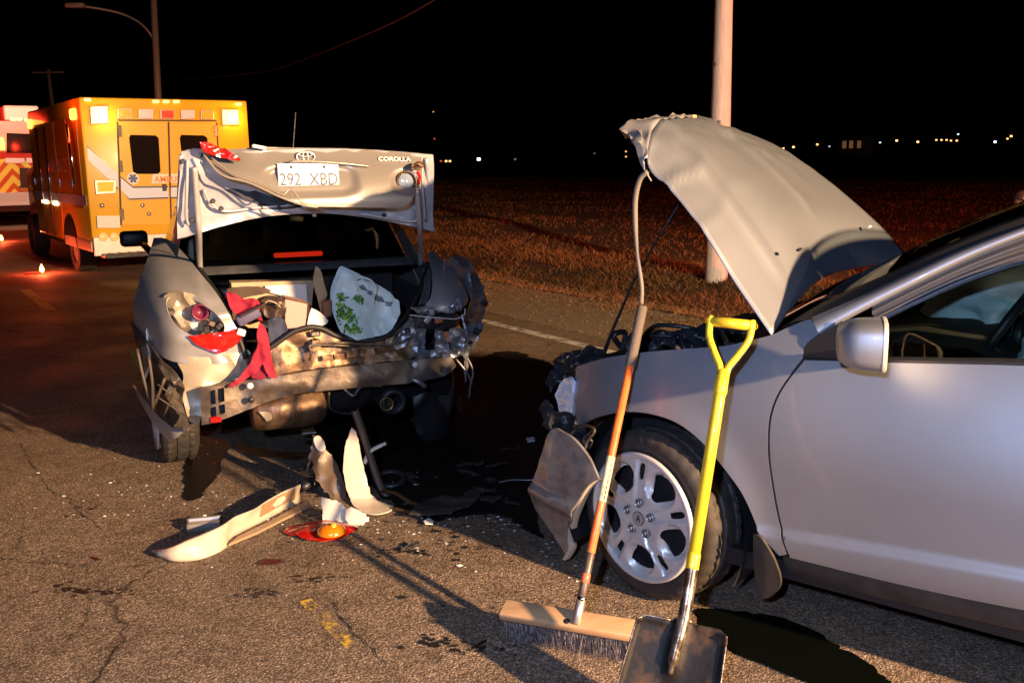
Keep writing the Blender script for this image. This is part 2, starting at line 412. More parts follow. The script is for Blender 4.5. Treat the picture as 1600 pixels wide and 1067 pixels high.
# loose gravel and grit lying on the asphalt, and tiny glass crumbs between the cars
def crumbs(name, n, fn, m, lo, hi, seed, flat=.6):
    rr = random.Random(seed); V = []; F = []
    for i in range(n):
        x, y = fn(rr); z = 0; r = rr.uniform(lo, hi)*(1 if rr.random() < .9 else 1.8); a = rr.uniform(0, 6.28); b = len(V); ti = rr.uniform(-.5, .5)
        for k in range(4): V.append((x+r*cos(a+k*1.57)*(1+.3*rr.random()), y+r*sin(a+k*1.57)*rr.uniform(.6, 1), z+.001+r*flat*.3*(1+ti*(k % 2*2-1))))
        V.append((x, y, z+r*flat)); V.append((x, y, z-.001))
        for k in range(4): F.append((b+k, b+(k+1) % 4, b+4)); F.append((b+(k+1) % 4, b+k, b+5))
    tag(mk(name, V, F, m, smooth=False), kind='stuff')
GLASSC = mat('glass_crumbs_material', (.8, .84, .85), .1, 0, 0, spec=.6)
crumbs('grit', 2600, lambda r: (r.uniform(-3.2, 2.4), r.uniform(2.2, 6.5)), mat('grit_stone', (.2, .17, .14), .8, col2=(.08, .07, .06), vscale=30), .0015, .0045, 5)
crumbs('dark_plastic_crumbs', 170, lambda r: (r.gauss(-.35, .5), r.gauss(4.2, .4)), BLACKP, .004, .016, 19, .25)
crumbs('loose_gravel', 5200, lambda r: (lambda s, t: road(s, t))(5.35+1.9*r.random()**.8, r.uniform(2, 22)), mat('loose_gravel_stone', (.24, .185, .125), .85, col2=(.13, .10, .07), vscale=20), .004, .013, 15, .8)
crumbs('glass_crumbs', 420, lambda r: (r.gauss(-.2, .42), r.gauss(4.5, .42)), GLASSC, .003, .008, 6)
crumbs('glass_crumbs', 120, lambda r: (r.gauss(-1.6, .5), r.gauss(4.5, .3)), GLASSC, .003, .007, 8)
crumbs('plastic_crumbs', 60, lambda r: (r.gauss(-.4, .5), r.gauss(4.3, .4)), mat('pale_plastic_crumb', (.6, .58, .52), .5), .003, .008, 9, .3)

# puddle and wet patches: thin films of oil and coolant with ragged edges, the last one darkened for shade
OIL = mat('oil_film', (.003, .004, .003), .03, 0, 0, spec=.6)
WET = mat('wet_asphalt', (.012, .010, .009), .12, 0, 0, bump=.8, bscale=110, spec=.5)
WET_SHADE = mat('soaked_shaded_asphalt', (.010, .009, .009), .34, 0, 0, col2=(.035, .028, .022), vscale=9, bump=.9, bscale=130, spec=.08, vdet=8, thresh=(.45, .75), rvar=.35)  # near-black tone paints the coupe's shadow together with the spilt fluid
def film(name, pts, m, rag=.012, z=.005, step=.010, it=2):
    P = resample(smooth_pts(pts, it), step); Q = []
    for i, p in enumerate(P):
        e = rag*(nz((p[0], p[1], 0), 7, 2)+.6*nz((p[0], p[1], 1), 19, 4)+.7*nz((p[0], p[1], 1), 50, 4)); a = nz((p[0], p[1], 5), 3, 1)*3
        Q.append((p[0]+e*cos(a), p[1]+e*sin(a)))
    o = panel(name, Q, lambda u, v: (u, v, z), m, step=.06, thick=0, it=0); tag(o, kind='structure'); return o
film('oil_puddle', [(0.645,3.236),(0.722,3.214),(0.819,3.185),(0.914,3.158),(0.985,3.093),(1.023,3.001),(1.063,2.926),(1.109,2.85),(1.132,2.763),(1.14,2.642),(1.019,2.627),(0.891,2.71),(0.796,2.8),(0.724,2.882),(0.674,2.99),(0.634,3.059)], OIL, .03, .005, .012)
film('wet_and_shade_patch', [(-1.939,5.452),(-1.898,5.584),(-1.756,5.495),(-1.656,5.437),(-1.616,5.246),(-1.618,5.092),(-1.548,4.867),(-1.549,4.693),(-1.537,4.53),(-1.554,4.404),(-1.609,4.46),(-1.706,4.73),(-1.808,5.078)], WET, .03)
film('wet_and_shade_patch', [(-1.663,5.437),(-1.477,5.3),(-1.251,5.19),(-1.092,5.206),(-1.161,5.023),(-1.358,5.113),(-1.512,5.156)], WET, .03)
film('wet_and_shade_patch', [(-1.31,5.719),(-1.019,6.134),(-0.66,6.845),(-0.318,7.741),(-0.001,8.124),(0.352,7.439),(0.389,6.39),(0.293,5.462),(0.193,4.866),(0.091,4.213),(0.122,3.835),(-0.013,4.097),(-0.189,4.184),(-0.332,4.135),(-0.483,4.189),(-0.673,4.509),(-0.891,4.867),(-1.131,5.22)], WET_SHADE, .07)  # dark film spread over the shadow area between the cars
# dried spatter, boot prints and drips
def spots(name, seed, n, c, spread, m, r0, r1, elong=1.6):
    rr = random.Random(seed); V = []; F = []
    for i in range(n):
        x = c[0]+rr.gauss(0, spread[0]); y = c[1]+rr.gauss(0, spread[1]); r = rr.uniform(r0, r1); a = rr.uniform(0, 3.14); b = len(V); k = 9
        for j in range(k):
            q = 2*pi*j/k; e = r*rr.uniform(.6, 1.15); u, v = e*cos(q)*elong, e*sin(q)
            V.append((x+u*cos(a)-v*sin(a), y+u*sin(a)+v*cos(a), .0045+i*1e-5))
        F.append(tuple(range(b, b+k)))
    tag(mk(name, V, F, m, smooth=False), kind='stuff')
STAIN = mat('dark_wet_stain', (.02, .016, .012), .35)
for k, (c, n, sp) in enumerate((((-1.714,3.458,0), 20, (.05, .02)), ((-1.565,3.424,0), 16, (.06, .02)), ((-0.972,3.398,0), 22, (.04, .025)), ((-0.286,2.999,0), 26, (.035, .022)), ((-0.145,2.973,0), 22, (.07, .03)),
    ((-0.496,3.792,0), 30, (.12, .05)), ((-0.791,3.521,0), 18, (.05, .02)), ((-2.035,4.306,0), 12, (.05, .05)))):
    spots('dark_spatter', 20+k, n, c, sp, STAIN, .004, .011)
BLOOD = mat('red_fluid_stain', (.07, .004, .003), .3)
film('red_fluid_spot', [(-1.058,3.683),(-1.03,3.727),(-0.971,3.712),(-0.94,3.691),(-0.971,3.667),(-1.019,3.65)], BLOOD, .008, .0046)
film('red_fluid_spot', [(-1.78,3.789),(-1.744,3.761),(-1.706,3.733),(-1.717,3.721),(-1.755,3.748)], BLOOD, .005, .0046)
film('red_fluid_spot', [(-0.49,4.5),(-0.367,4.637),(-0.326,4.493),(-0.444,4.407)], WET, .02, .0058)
# open cracks near the camera: thin recessed-looking fissures filled with dirt
CRACK = mat('crack_dirt', (.012, .009, .007), .9)
def crack(pts, w_):
    P = resample([p[:2] for p in crom([(*p, 0) for p in pts], 6)], .02, False); V = []; F = []
    for i, p in enumerate(P):
        a, b = P[max(0, i-1)], P[min(len(P)-1, i+1)]; tx, ty = b[0]-a[0], b[1]-a[1]; l = sqrt(tx*tx+ty*ty) or 1
        jx = .016*nz((p[0], p[1], 0), 22, 1); ww = .48*w_*(.25+abs(nz((p[0], p[1], 3), 25, 6))*1.8)*min(1, i/4, (len(P)-1-i)/4)
        x, y = p[0]-ty/l*jx, p[1]+tx/l*jx
        V += [(x-ty/l*ww, y+tx/l*ww, .0042), (x+ty/l*ww, y-tx/l*ww, .0042)]
        if i: n = 2*i; F.append((n-2, n-1, n+1, n))
    tag(mk('crack', V, F, CRACK, smooth=False), kind='structure')
crack([(-1.553,2.911),(-1.538,3.017),(-1.533,3.129),(-1.556,3.251),(-1.62,3.41),(-1.677,3.554)], .004)
crack([(-2.939,5.507),(-2.37,4.663),(-2.213,4.533),(-2.085,4.35),(-1.904,4.138),(-1.796,3.983)], .0045)
crack([(-1.98,3.81),(-1.947,3.883),(-1.91,3.988)], .003)
crack([(-2.145,3.816),(-2.146,3.926),(-2.271,4.233)], .003)
crack([(-0.724,3.869),(-0.534,3.663),(-0.392,3.536),(-0.259,3.428)], .003)
crack([(-0.435,3.71),(-0.318,3.563),(-0.276,3.497)], .005)
crack([(-0.685,3.35),(-0.588,3.122),(-0.5,2.984),(-0.405,2.817)], .007)

# ------------------------------------------------------------------ silver coupe in the foreground
coupe = thing('coupe', 'silver two-door coupe with crushed front end and its hood standing open', 'car', (.5, 3.272, 0), radians(90+51))
CW = 1.72
def rside(x, z):
    """how far the flank stands out from the plane of the front wheel"""
    zc = .402-(x+.48)*.078; y = 0.
    if z > .60: y -= .105*((z-.60)/.42)**2
    d = zc-z; y += .016*sm(-.002, .03, d)
    if d > .05: y -= .06*((d-.05)/.2)**2
    r = sqrt((x-.03)**2+(z-.33)**2); y += .014*exp(-((r-.37)/.07)**2)
    if x > .1: y -= .95*(x-.1)**2
    if x < -.6: y += .02*sm(-.6, -1.4, x)
    return y
rf = lambda x, z: (x, rside(x, z)+.006*nz((x, 0, z), 7, 3)*sm(.1, .4, x), z)
rfar = lambda x, z: (x, -CW-rside(x, z), z)
fender = [(0.384,0.584,1),(0.406,0.648),(0.425,0.718),(0.429,0.808,1),(0.27,0.87),(0.175,0.895),(0.105,0.912),(-0.001,0.932),(-0.145,0.956),(-0.235,0.971),(-0.301,0.994),(-0.376,1.018),(-0.405,1.036),(-0.442,1.056),(-0.493,1.081,1),(-0.534,1.039,1),(-0.5,1.01),(-0.49,0.984),(-0.495,0.959,1),(-0.47,0.917),(-0.436,0.854),(-0.417,0.789),(-0.415,0.722),(-0.424,0.622),(-0.438,0.555),(-0.454,0.475),(-0.478,0.39),(-0.506,0.324,1),(-0.481,0.313,1),(-0.402,0.381,1),(-0.352,0.487),(-0.294,0.554),(-0.199,0.646),(-0.101,0.699),(-0.004,0.715),(0.096,0.711),(0.186,0.689),(0.283,0.649)]
panel('front_fender', fender, rf, SILVER, coupe, .015, .012, flip=True)
panel('front_fender', [p for p in fender], rfar, SILVER, coupe, .05, .012)
door = [(-0.503,0.954,1),(-0.477,0.913),(-0.443,0.851),(-0.425,0.788),(-0.422,0.724),(-0.432,0.623),(-0.445,0.556),(-0.462,0.477),(-0.485,0.391),(-0.518,0.316,1),(-0.842,0.317),(-1.205,0.34)]
db = door[-1]
door += [(-1.78, .40, 1), (-1.86, .70), (-1.80, 1.06, 1)]+[(-1.132,1.012),(-0.965,0.996),(-0.785,0.978),(-0.651,0.967)]
panel('door', door, rf, SILVER, coupe, .0125, .012, flip=True)
panel('door', door, rfar, SILVER, coupe, .06, .012)
panel('rocker_panel', [(-0.481,0.306,1),(-0.842,0.31),(-1.205,0.336)]+[(-1.9, .385, 1), (-1.9, .26, 1)]+[(-1.205,0.262),(-0.839,0.235),(-0.5,0.235,1)], lambda x, z: (x, -.012+.02*sm(.30, .24, z)*0-.04*sm(.28, .2, z), z), DIRTYP, coupe, .03, .02, flip=True)
# rear of the car, behind the photographer's right
rq = [(-1.79, .40, 1), (-1.87, .70), (-1.81, 1.06, 1), (-2.3, 1.08), (-2.9, 1.06), (-3.32, .98), (-3.42, .7), (-3.4, .4), (-3.0, .32, 1), (-2.93, .5), (-2.75, .66), (-2.54, .70), (-2.33, .66), (-2.15, .5), (-2.08, .3, 1), (-1.9, .28, 1)]
def rqf(x, z): return (x, -.02-.105*max(0, (z-.6)/.42)**2-.25*max(0, (-x-2.9))**2, z)
panel('rear_quarter', rq, rqf, SILVER, coupe, .05, .012, flip=True)
panel('rear_quarter', rq, lambda x, z: (lambda p: (p[0], -CW-p[1], p[2]))(rqf(x, z)), SILVER, coupe, .08, .012)
ROOF = [(-1.22, 1.475), (-1.4, 1.51), (-1.7, 1.545), (-2.05, 1.54), (-2.42, 1.47)]
b = MB(); b.grid([[(x, -CW/2+y*(CW/2-.16), z-.03*y*y) for y in [k/5-1 for k in range(11)]] for x, z in ((-3.22, 1.065), (-3.34, 1.04), (-3.43, .98))]); b.build('rear_deck', SILVER, coupe, True)
b = MB(); b.grid([[(x, -CW/2+k*(CW/2-.38 if x > -2.3 else CW/2-.2)*1., z-.05*k*k) for k in [j/6-1 for j in range(13)]] for x, z in ROOF]); b.build('roof', SILVER, coupe, True)
b = MB(); b.grid([[(-3.41-.04*sin(k*2), -CW/2+(CW/2-.12)*k, z) for k in [j/5-1 for j in range(11)]] for z in (.3, .5, .8, .99)]); b.build('rear_bumper', SILVER, coupe, True)
b = MB(); b.grid([[(x, -.115+(-.27)*t, lerp(1.06, z, t)) for t in (0, .5, 1)] for x, z in ((-2.0, 1.40), (-2.4, 1.36), (-2.9, 1.2), (-3.2, 1.08))]); b.build('rear_pillar', SILVER, coupe, True)
# A pillar, windscreen and door frame
pu = [(-0.5,-0.125,1.086), (-0.647,-0.17,1.165), (-0.768,-0.215,1.236), (-0.898,-0.26,1.31), (-1.059,-0.31,1.385)]
pl = [(-0.542,-0.1,1.037), (-0.6,-0.12,1.083), (-0.703,-0.16,1.152), (-0.815,-0.2,1.223), (-0.935,-0.245,1.294), (-1.066,-0.285,1.361)]
def ext(P, d): a = Vector(P[-1]); v = (a-Vector(P[-2])).normalized(); return P+[tuple(a+v*d*.5+Vector((0, -.01, -.012))), tuple(a+v*d+Vector((0, -.02, -.05)))]
pu = crom(ext(pu, .36), 6); pl = crom(ext(pl, .36), 6)
def resamp(P, n):
    L = [0]
    for a, c in zip(P, P[1:]): L.append(L[-1]+(c-a).length)
    o = []; j = 0
    for i in range(n):
        t = L[-1]*i/(n-1)
        while j < len(P)-2 and L[j+1] < t: j += 1
        o.append(P[j].lerp(P[j+1], (t-L[j])/max(1e-9, L[j+1]-L[j])))
    return o
N = 30; pu = resamp(pu, N); pl = resamp(pl, N)
b = MB(); b.grid([[pu[i]+Vector((.0, -.03, -.02)), pu[i], pu[i].lerp(pl[i], .35)+Vector((0, .008, .004)), pu[i].lerp(pl[i], .75)+Vector((0, .010, .002)), pl[i], pl[i]+Vector((0, -.02, -.004))] for i in range(N)])
b.build('windscreen_pillar', SILVER, coupe, True)
b = MB(); b.grid([[Vector((p.x, -CW-p.y, p.z)) for p in (pu[i], pl[i]+Vector((0, 0, -.03)))] for i in range(N)]); b.build('windscreen_pillar', SEAL, coupe, True)
tr = resamp(crom(ext([(-0.387,-0.16,1.039), (-0.52,-0.2,1.135), (-0.7,-0.245,1.231), (-0.789,-0.275,1.288), (-0.913,-0.32,1.357), (-1.045,-0.365,1.418)], .34), 6), N)
b = MB(); b.grid([[pu[i]+Vector((0, -.004, -.006)), pu[i].lerp(tr[i], .5)+Vector((0, 0, .004)), tr[i], tr[i]+Vector((-.006, -.012, -.02))] for i in range(N)]); b.build('windscreen_trim', SEAL, coupe, True)
b = MB(); b.grid([[Vector((lerp(tr[i].x, tr[i].x, t)+.18*(1-(2*t-1)**2)*(1-i/N*.5), lerp(tr[i].y-.012, -CW-tr[i].y, t), tr[i].z-.012+.03*(1-(2*t-1)**2)*(i/N))) for t in [k/10 for k in range(11)]] for i in range(N)])
b.build('windscreen', GLASS, coupe, True)
ge = resamp(crom(ext([(-0.694,-0.135,1.07), (-0.718,-0.145,1.091), (-0.823,-0.185,1.154), (-0.916,-0.215,1.207), (-1.006,-0.24,1.248), (-1.076,-0.265,1.275)], .42), 6), N)
pl2 = resamp([p for p in pl if p.x < -.66], N)
b = MB(); b.grid([[pl2[i].lerp(ge[i], t)+Vector((0, -.018+q, 0)) for t, q in ((0, 0), (.12, -.012), (.2, .002), (.42, .006), (.48, -.012), (.56, .002), (.76, .002), (.82, -.010), (.9, .002), (1, -.002), (1.02, -.02))] for i in range(N)])
b.build('door_frame_seal', mat('door_seal_rubber', (.045, .042, .042), .38), coupe, True)
wl = [(-1.123,1.013),(-0.954,0.994),(-0.809,0.979),(-0.704,0.968)]
win = [(p.x, p.z) for p in ge[::3]]+[(-1.7, 1.38), (-1.75, 1.06)]+wl
panel('side_window', win, lambda x, z: (x, -.125-.42*max(0, z-1.02), z), GLASS, coupe, .06, .004, it=0)
panel('side_window', win, lambda x, z: (x, -CW+.125+.42*max(0, z-1.02), z), GLASS, coupe, .06, .004, it=0)
bp_ = [(-0.496,-0.085,0.951), (-0.716,-0.095,0.973), (-0.926,-0.1,0.994), (-1.129,-0.1,1.014), (-1.78, -.10, 1.062)]
bq = crom(bp_, 6); b = MB(); b.grid([[p+Vector((0, -.03, .010)), p+Vector((0, -.002, .010)), p+Vector((0, .008, .002)), p+Vector((0, .004, -.011))] for p in bq]); b.build('belt_moulding', SEAL, coupe, True)
b = MB(); b.grid([[Vector((p.x, -CW-p.y, p.z))+Vector(q) for q in ((0, .03, .01), (0, 0, .01), (0, -.006, -.01))] for p in bq]); b.build('belt_moulding', SEAL, coupe, True)
panel('mirror_sail', [(-0.492,0.952,1),(-0.489,0.983),(-0.505,1.012),(-0.548,1.042,1),(-0.607,1.088,1),(-0.645,1.015),(-0.723,0.977,1)], lambda x, z: (x, -.088-.1*max(0, z-.98), z), BLACKP, coupe, .02, .012, flip=True)
# door mirror: housing, bright rear rim, glass
mc = Vector((-.735, .075, 1.058))
def mrow(x, sy, sz, oy=0, oz=0, n=20):
    MR = Matrix.Rotation(radians(21), 3, 'Z')
    return [mc+MR @ Vector((x, oy+sy*(abs(cos(a))**.55)*(1 if cos(a) > 0 else -1), oz+sz*(abs(sin(a))**.55)*(1 if sin(a) > 0 else -1))) for a in [2*pi*k/n for k in range(n)]]
b = MB(); b.grid([mrow(.075, .004, .004, -.02), mrow(.072, .05, .035, -.015), mrow(.066, .068, .05, -.01), mrow(.045, .084, .063, -.004), mrow(.01, .092, .070), mrow(-.03, .095, .073), mrow(-.052, .096, .074)], close=True); mh = b.build('mirror_housing', SILVER, coupe, True)
b = MB(); b.grid([mrow(-.052, .0975, .0755), mrow(-.062, .097, .075), mrow(-.064, .094, .072), mrow(-.056, .090, .068)], close=True); b.build('mirror_rim', mat('pale_rim', (.55, .53, .5), .35, .3), mh, True)
b = MB(); b.grid([mrow(-.057, .091, .069), mrow(-.057, .001, .001)], close=True); b.build('mirror_glass', MIRROR, mh)
b = MB(); b.tube([mc+Vector((.02, -.07, -.04)), mc+Vector((.03, -.13, -.06)), mc+Vector((.03, -.18, -.07))], [.035, .03, .03], 10); b.build('mirror_arm', BLACKP, mh, True)

# hood, standing open and buckled along its middle
hc = [(-.10, [(-0.376,-0.1,1.018), (-0.228,-0.11,1.192), (-0.135,-0.11,1.318), (-0.008,-0.12,1.452), (0.103,-0.12,1.546), (0.127,-0.13,1.593)]),
      (-.27, [(-0.37,-0.27,1.086), (-0.223,-0.27,1.276), (-0.107,-0.27,1.42), (0.028,-0.27,1.558), (0.137,-0.27,1.656), (0.186,-0.27,1.693)]),
      (-.50, [(-0.35,-0.5,1.138), (-0.247,-0.48,1.323), (-0.118,-0.48,1.478), (0.036,-0.48,1.624), (0.178,-0.48,1.717), (0.234,-0.48,1.738)]),
      (-.76, [(-0.324,-0.76,1.152), (-0.209,-0.74,1.372), (-0.096,-0.74,1.491), (0.04,-0.74,1.608), (0.199,-0.74,1.712), (0.287,-0.74,1.743)]),
      (-1.10, [(-0.335,-1.08,1.149), (-0.234,-1.06,1.33), (-0.085,-1.08,1.47), (0.096,-1.08,1.607), (0.289,-1.08,1.701), (0.408,-1.08,1.738)]),
      (-1.45, [(-0.398,-1.45,1.159), (-0.257,-1.42,1.312), (-0.067,-1.4,1.469), (0.144,-1.38,1.612), (0.36,-1.36,1.703), (0.508,-1.36,1.734)])]
cols = [resamp(crom(c, 8), 40) for _, c in hc]
rows = [resamp(crom([c[i] for c in cols], 8), 52) for i in range(40)]
HR = []
for i, r in enumerate(rows):
    R_ = []
    for k, p in enumerate(r):
        u = k/51; e = .012*ridge(p, 4, 2)*sm(16, 36, i)*sm(.9,.4,u)+.014*ridge(p, 10, 5)*sm(30, 40, i)+.012*ridge(p, 7, 8)*sm(.5,.62,u)*sm(12, 30, i)+.004*nz(p, 3, 1)+.020*crease(p, 3.2, 4)*sm(10, 34, i)+.012*crease(p, 7, 6)*sm(22, 38, i)
        cr = .014*exp(-((u-.17)/.014)**2)*sm(2, 8, i)+.026*exp(-((u-.565)/.016)**2)*sm(8, 16, i)-.012*exp(-((u-.66)/.05)**2)*sm(10, 20, i)
        R_.append(p+Vector((-.3*(e+cr), 0, .55*(e+cr))))
    HR.append(R_)
b = MB(); b.grid(HR); hood = b.build('hood', SILVER, coupe, True)
s = hood.modifiers.new('thickness', 'SOLIDIFY'); s.thickness = .004; s.offset = 1
# crumpled leading edge of the hood
ed = HR[-1]; b = MB(); RR = []
tipc = resamp(crom([(0.135,-0.12,1.566), (0.163,-0.15,1.611), (0.233,-0.2,1.657), (0.326,-0.27,1.712), (0.349,-0.42,1.734), (0.356,-0.56,1.749), (0.359,-0.7,1.762), (0.356,-0.85,1.75), (0.406,-1.1,1.735), (0.502,-1.36,1.731)], 6), 52)
for k, p in enumerate(ed):
    col = [p]
    for j in (1, 2, 3, 4, 5):
        t = j/5; q = p.lerp(tipc[k], t); am = .5+.5*t
        q += Vector((.022*nz((k*.35, j*1.1, 7), 1, 2), .01*nz((k*.3, j, 3), 1, 2), .018*nz((k*.30, j*.9, 2), 1.3, 4)+.010*ridge((k*.42, j*.8, 1), 1, 2)))*am; col.append(q)
    col.append(col[-1]+Vector((-.03, 0, -.035+.02*nz((k*.4, 1, 1), 1, 5)))); RR.append(col)
b.grid(RR); o = b.build('crumpled_hood_edge', CHAMP, hood, True); sharp(o, 28)
s = o.modifiers.new('thickness', 'SOLIDIFY'); s.thickness = .004
for (px, m_, r_) in (((0.284,-0.74,1.743), AMBER_LENS, .012), ((-0.345,-0.35,1.264), BLACKP, .009), ((-0.295,-1.2,1.286), WHITE, .010)):
    b = MB(); b.box(Vector(px)+Vector((-.012, 0, .016)), (r_*1.6, r_*2.4, r_), Matrix.Rotation(.6, 3, 'Y'), bev=.002); b.build('washer_nozzle', mat('cream_nozzle', (.7, .5, .2), .5) if m_ is AMBER_LENS else m_, hood, True)
b = MB(); b.tube(crom([(0.113,-0.12,1.553), (0.144,-0.12,1.524), (0.168,-0.13,1.458), (0.174,-0.14,1.366), (0.17,-0.15,1.261), (0.156,-0.15,1.175), (0.15,-0.15,1.128), (0.152,-0.15,1.074)], 6), [.010]*20+[.0085]*23, 8); b.build('hanging_weatherstrip', mat('dusty_weatherstrip', (.20, .17, .14), .55), coupe, True)
b = MB(); b.tube([(0.116,-0.35,1.426), (0.217,-0.36,1.283), (0.322,-0.37,1.121), (0.431,-0.38,0.904), (0.466,-0.38,0.815)], [.0045, .0045, .005, .007, .009], 8); b.build('hood_prop_rod', BLACKM, coupe, True)

# crushed nose: lamp shell, grille carrier, torn plastics, engine bay
panel('headlamp_shell', [(0.522,0.688,1),(0.497,0.733),(0.466,0.766),(0.432,0.763),(0.42,0.713),(0.421,0.641),(0.439,0.6),(0.473,0.607),(0.507,0.628)], lambda x, z: (x, -.10-.25*max(0, x-.42)+.012*ridge((x, 0, z), 26, 2), z), CLEAR_LENS, coupe, .012, .02, flip=True)
CRUSH = mat('crushed_black_plastic', (.022, .023, .027), .36, .1, .1, bump=.5, bscale=45)
def scrap(name, pts, y, m, parent, amp=.02, sc=9, seed=1, step=.02, tilt=0, thick=.006, auto=30):
    return panel(name, pts, lambda x, z: (x+amp*.4*nz((x, y, z), sc, seed+3), y+tilt*(z-pts[0][1])+amp*ridge((x, 0, z), sc, seed), z+amp*.4*nz((x, y, z), sc, seed+5)), m, parent, step, thick, flip=True, auto=auto, it=1)
scrap('torn_grille_carrier', [(0.624,0.754),(0.605,0.805),(0.546,0.838),(0.469,0.865),(0.407,0.879),(0.362,0.854),(0.376,0.821),(0.453,0.802),(0.515,0.773),(0.547,0.726),(0.586,0.694),(0.605,0.659),(0.639,0.687)], -.25, CRUSH, coupe, .045, 17, 2, step=.013, auto=12)
scrap('torn_grille_carrier', [(0.615,0.633),(0.57,0.658),(0.529,0.566),(0.494,0.477),(0.465,0.53),(0.435,0.488),(0.466,0.402),(0.519,0.473),(0.57,0.524),(0.609,0.566)], -.16, CRUSH, coupe, .035, 20, 4, step=.013, auto=12)
scrap('torn_fender_liner', [(0.489,0.615),(0.452,0.652),(0.398,0.645),(0.356,0.636),(0.334,0.6),(0.274,0.575),(0.304,0.509),(0.363,0.529),(0.417,0.54),(0.471,0.546)], -.05, CRUSH, coupe, .035, 18, 14, step=.013, auto=12)
scrap('bent_bracket', [(0.501,0.583),(0.47,0.607),(0.423,0.562),(0.445,0.501),(0.47,0.512),(0.514,0.547)], -.12, GREYST, coupe, .02, 12, 6)
scrap('engine_cover', [(0.307,0.827),(0.296,0.868),(0.254,0.885),(0.209,0.923),(0.135,0.941),(0.04,0.972),(-0.053,0.984),(-0.132,0.986),(-0.17,0.961),(-0.159,0.931),(-0.079,0.901),(0.078,0.871)], -.42, CRUSH, coupe, .05, 14, 8, step=.015, auto=12)
scrap('engine_cover', [(0.477,0.788),(0.414,0.845),(0.368,0.899),(0.276,0.903),(0.216,0.887),(0.13,0.914),(0.073,0.907),(0.071,0.834)], -.62, CRUSH, coupe, .05, 15, 9, step=.015, auto=12)
scrap('radiator_support', [(0.725,0.753),(0.656,0.74),(0.539,0.765),(0.458,0.762),(0.488,0.678),(0.725,0.678)], -.72, CRUSH, coupe, .05, 15, 3, step=.015, auto=12)
b = MB(); b.box((.02, -.86, .62), (.72, 1.3, .44)); b.box((.42, -.9, .5), (.16, 1.1, .4)); b.build('engine_block', mat('dark_engine', (.012, .012, .014), .6), coupe)
rr = random.Random(12)
for k in range(14):
    x0, x1 = rr.uniform(-.25, .45), rr.uniform(-.25, .5); y0 = rr.uniform(-.5, -.16); z0 = .86+rr.uniform(-.02, .06)
    b = MB(); b.tube(crom([(x0, y0, z0-.08), (lerp(x0, x1, .3), y0-.05, z0+rr.uniform(0, .05)), (lerp(x0, x1, .7), y0+.03, z0+rr.uniform(-.02, .06)), (x1, y0-.1, z0-.1)], 5), rr.uniform(.006, .016), 8); b.build('hose', CRUSH, coupe, True)
for k in range(5):
    x, y = rr.uniform(.28, .44), rr.uniform(-.5, -.15); b = MB()
    b.box((x, y, rr.uniform(.55, .86)), (rr.uniform(.04, .13), .02, rr.uniform(.03, .09)), Matrix.Rotation(rr.uniform(-1, 1), 3, 'Y') @ Matrix.Rotation(rr.uniform(-1, 1), 3, 'Z'), bev=.004); b.build('broken_mount', CRUSH, coupe)
# torn bumper cover hanging before the wheel
bcov = [(0.449,0.593),(0.406,0.58),(0.355,0.573)]+[(0.291,0.533),(0.247,0.486),(0.225,0.434,1),(0.259,0.414),(0.297,0.371)]+[(0.345,0.293),(0.374,0.222)]+[(0.4,0.144),(0.397,0.099),(0.429,0.048,1)]+[(0.458,0.081),(0.527,0.14),(0.598,0.203,1),(0.61,0.271),(0.593,0.323),(0.566,0.366),(0.54,0.421),(0.514,0.484),(0.492,0.54)]
panel('bumper_cover', bcov, lambda x, z: (x, .012-.42*max(0, x-.2)**2-.05*sm(.30, .1, z)+.005*crease((x, 0, z), 4, 3)+.006*sm(.34, .35, z)+.02*exp(-((z-.27-.1*(x-.3))/.025)**2)+.005*ridge((x, 0, z), 5, 2), z), mat('scuffed_bumper_paint', (.30, .30, .31), .36, .5, .4, col2=(.19, .18, .178), vscale=14, vdet=9, thresh=(.45, .62)), coupe, .02, .012, flip=True)
lp = crom([(0.22,0.012,0.437), (0.254,0.012,0.417), (0.295,0.008,0.373), (0.342,-0.01,0.296), (0.381,-0.025,0.217), (0.4,-0.034,0.144), (0.4,-0.038,0.097), (0.429,-0.04,0.044)], 6)
b = MB(); b.grid([[p+Vector((.006, .002, 0)), p+Vector((.0, .006, 0)), p+Vector((-.009, .003, 0)), p+Vector((-.012, -.03, 0))] for p in lp]); b.build('torn_arch_lip', mat('torn_lip_plastic', (.50, .42, .31), .5, bump=.2, bscale=40), coupe, True)
b = MB(); b.tube(crom([(0.343,-0.02,0.603), (0.311,-0.02,0.616), (0.256,0,0.612), (0.291,0,0.562), (0.297,0,0.536)], 5), .006, 6); b.build('torn_liner', DIRTYP, coupe, True)
panel('mud_flap', [(-0.395,0.374,1),(-0.424,0.375),(-0.45,0.343),(-0.476,0.305),(-0.498,0.243),(-0.493,0.206),(-0.463,0.168),(-0.432,0.15),(-0.412,0.158),(-0.399,0.237)], lambda x, z: (x, .028+.03*sm(-.40, -.47, x)*0+.012*sin((z-.2)*9)-.25*max(0, x+.43), z), DIRTYP, coupe, .02, .012, flip=True)
# wheel arch liner
b = MB(); b.grid([[(.03+.375*cos(a), y, .32+.385*sin(a)) for y in (-.015, -.12, -.3, -.34)] for a in [radians(-28+236*k/30) for k in range(31)]]); b.build('wheel_arch_liner', BLACKP, coupe, True)
b = MB(); b.box((.03, -.36, .45), (.8, .02, .6)); b.box((-1.6, -.86, .24), (3.4, 1.62, .06)); b.build('underbody', BLACKM, coupe)

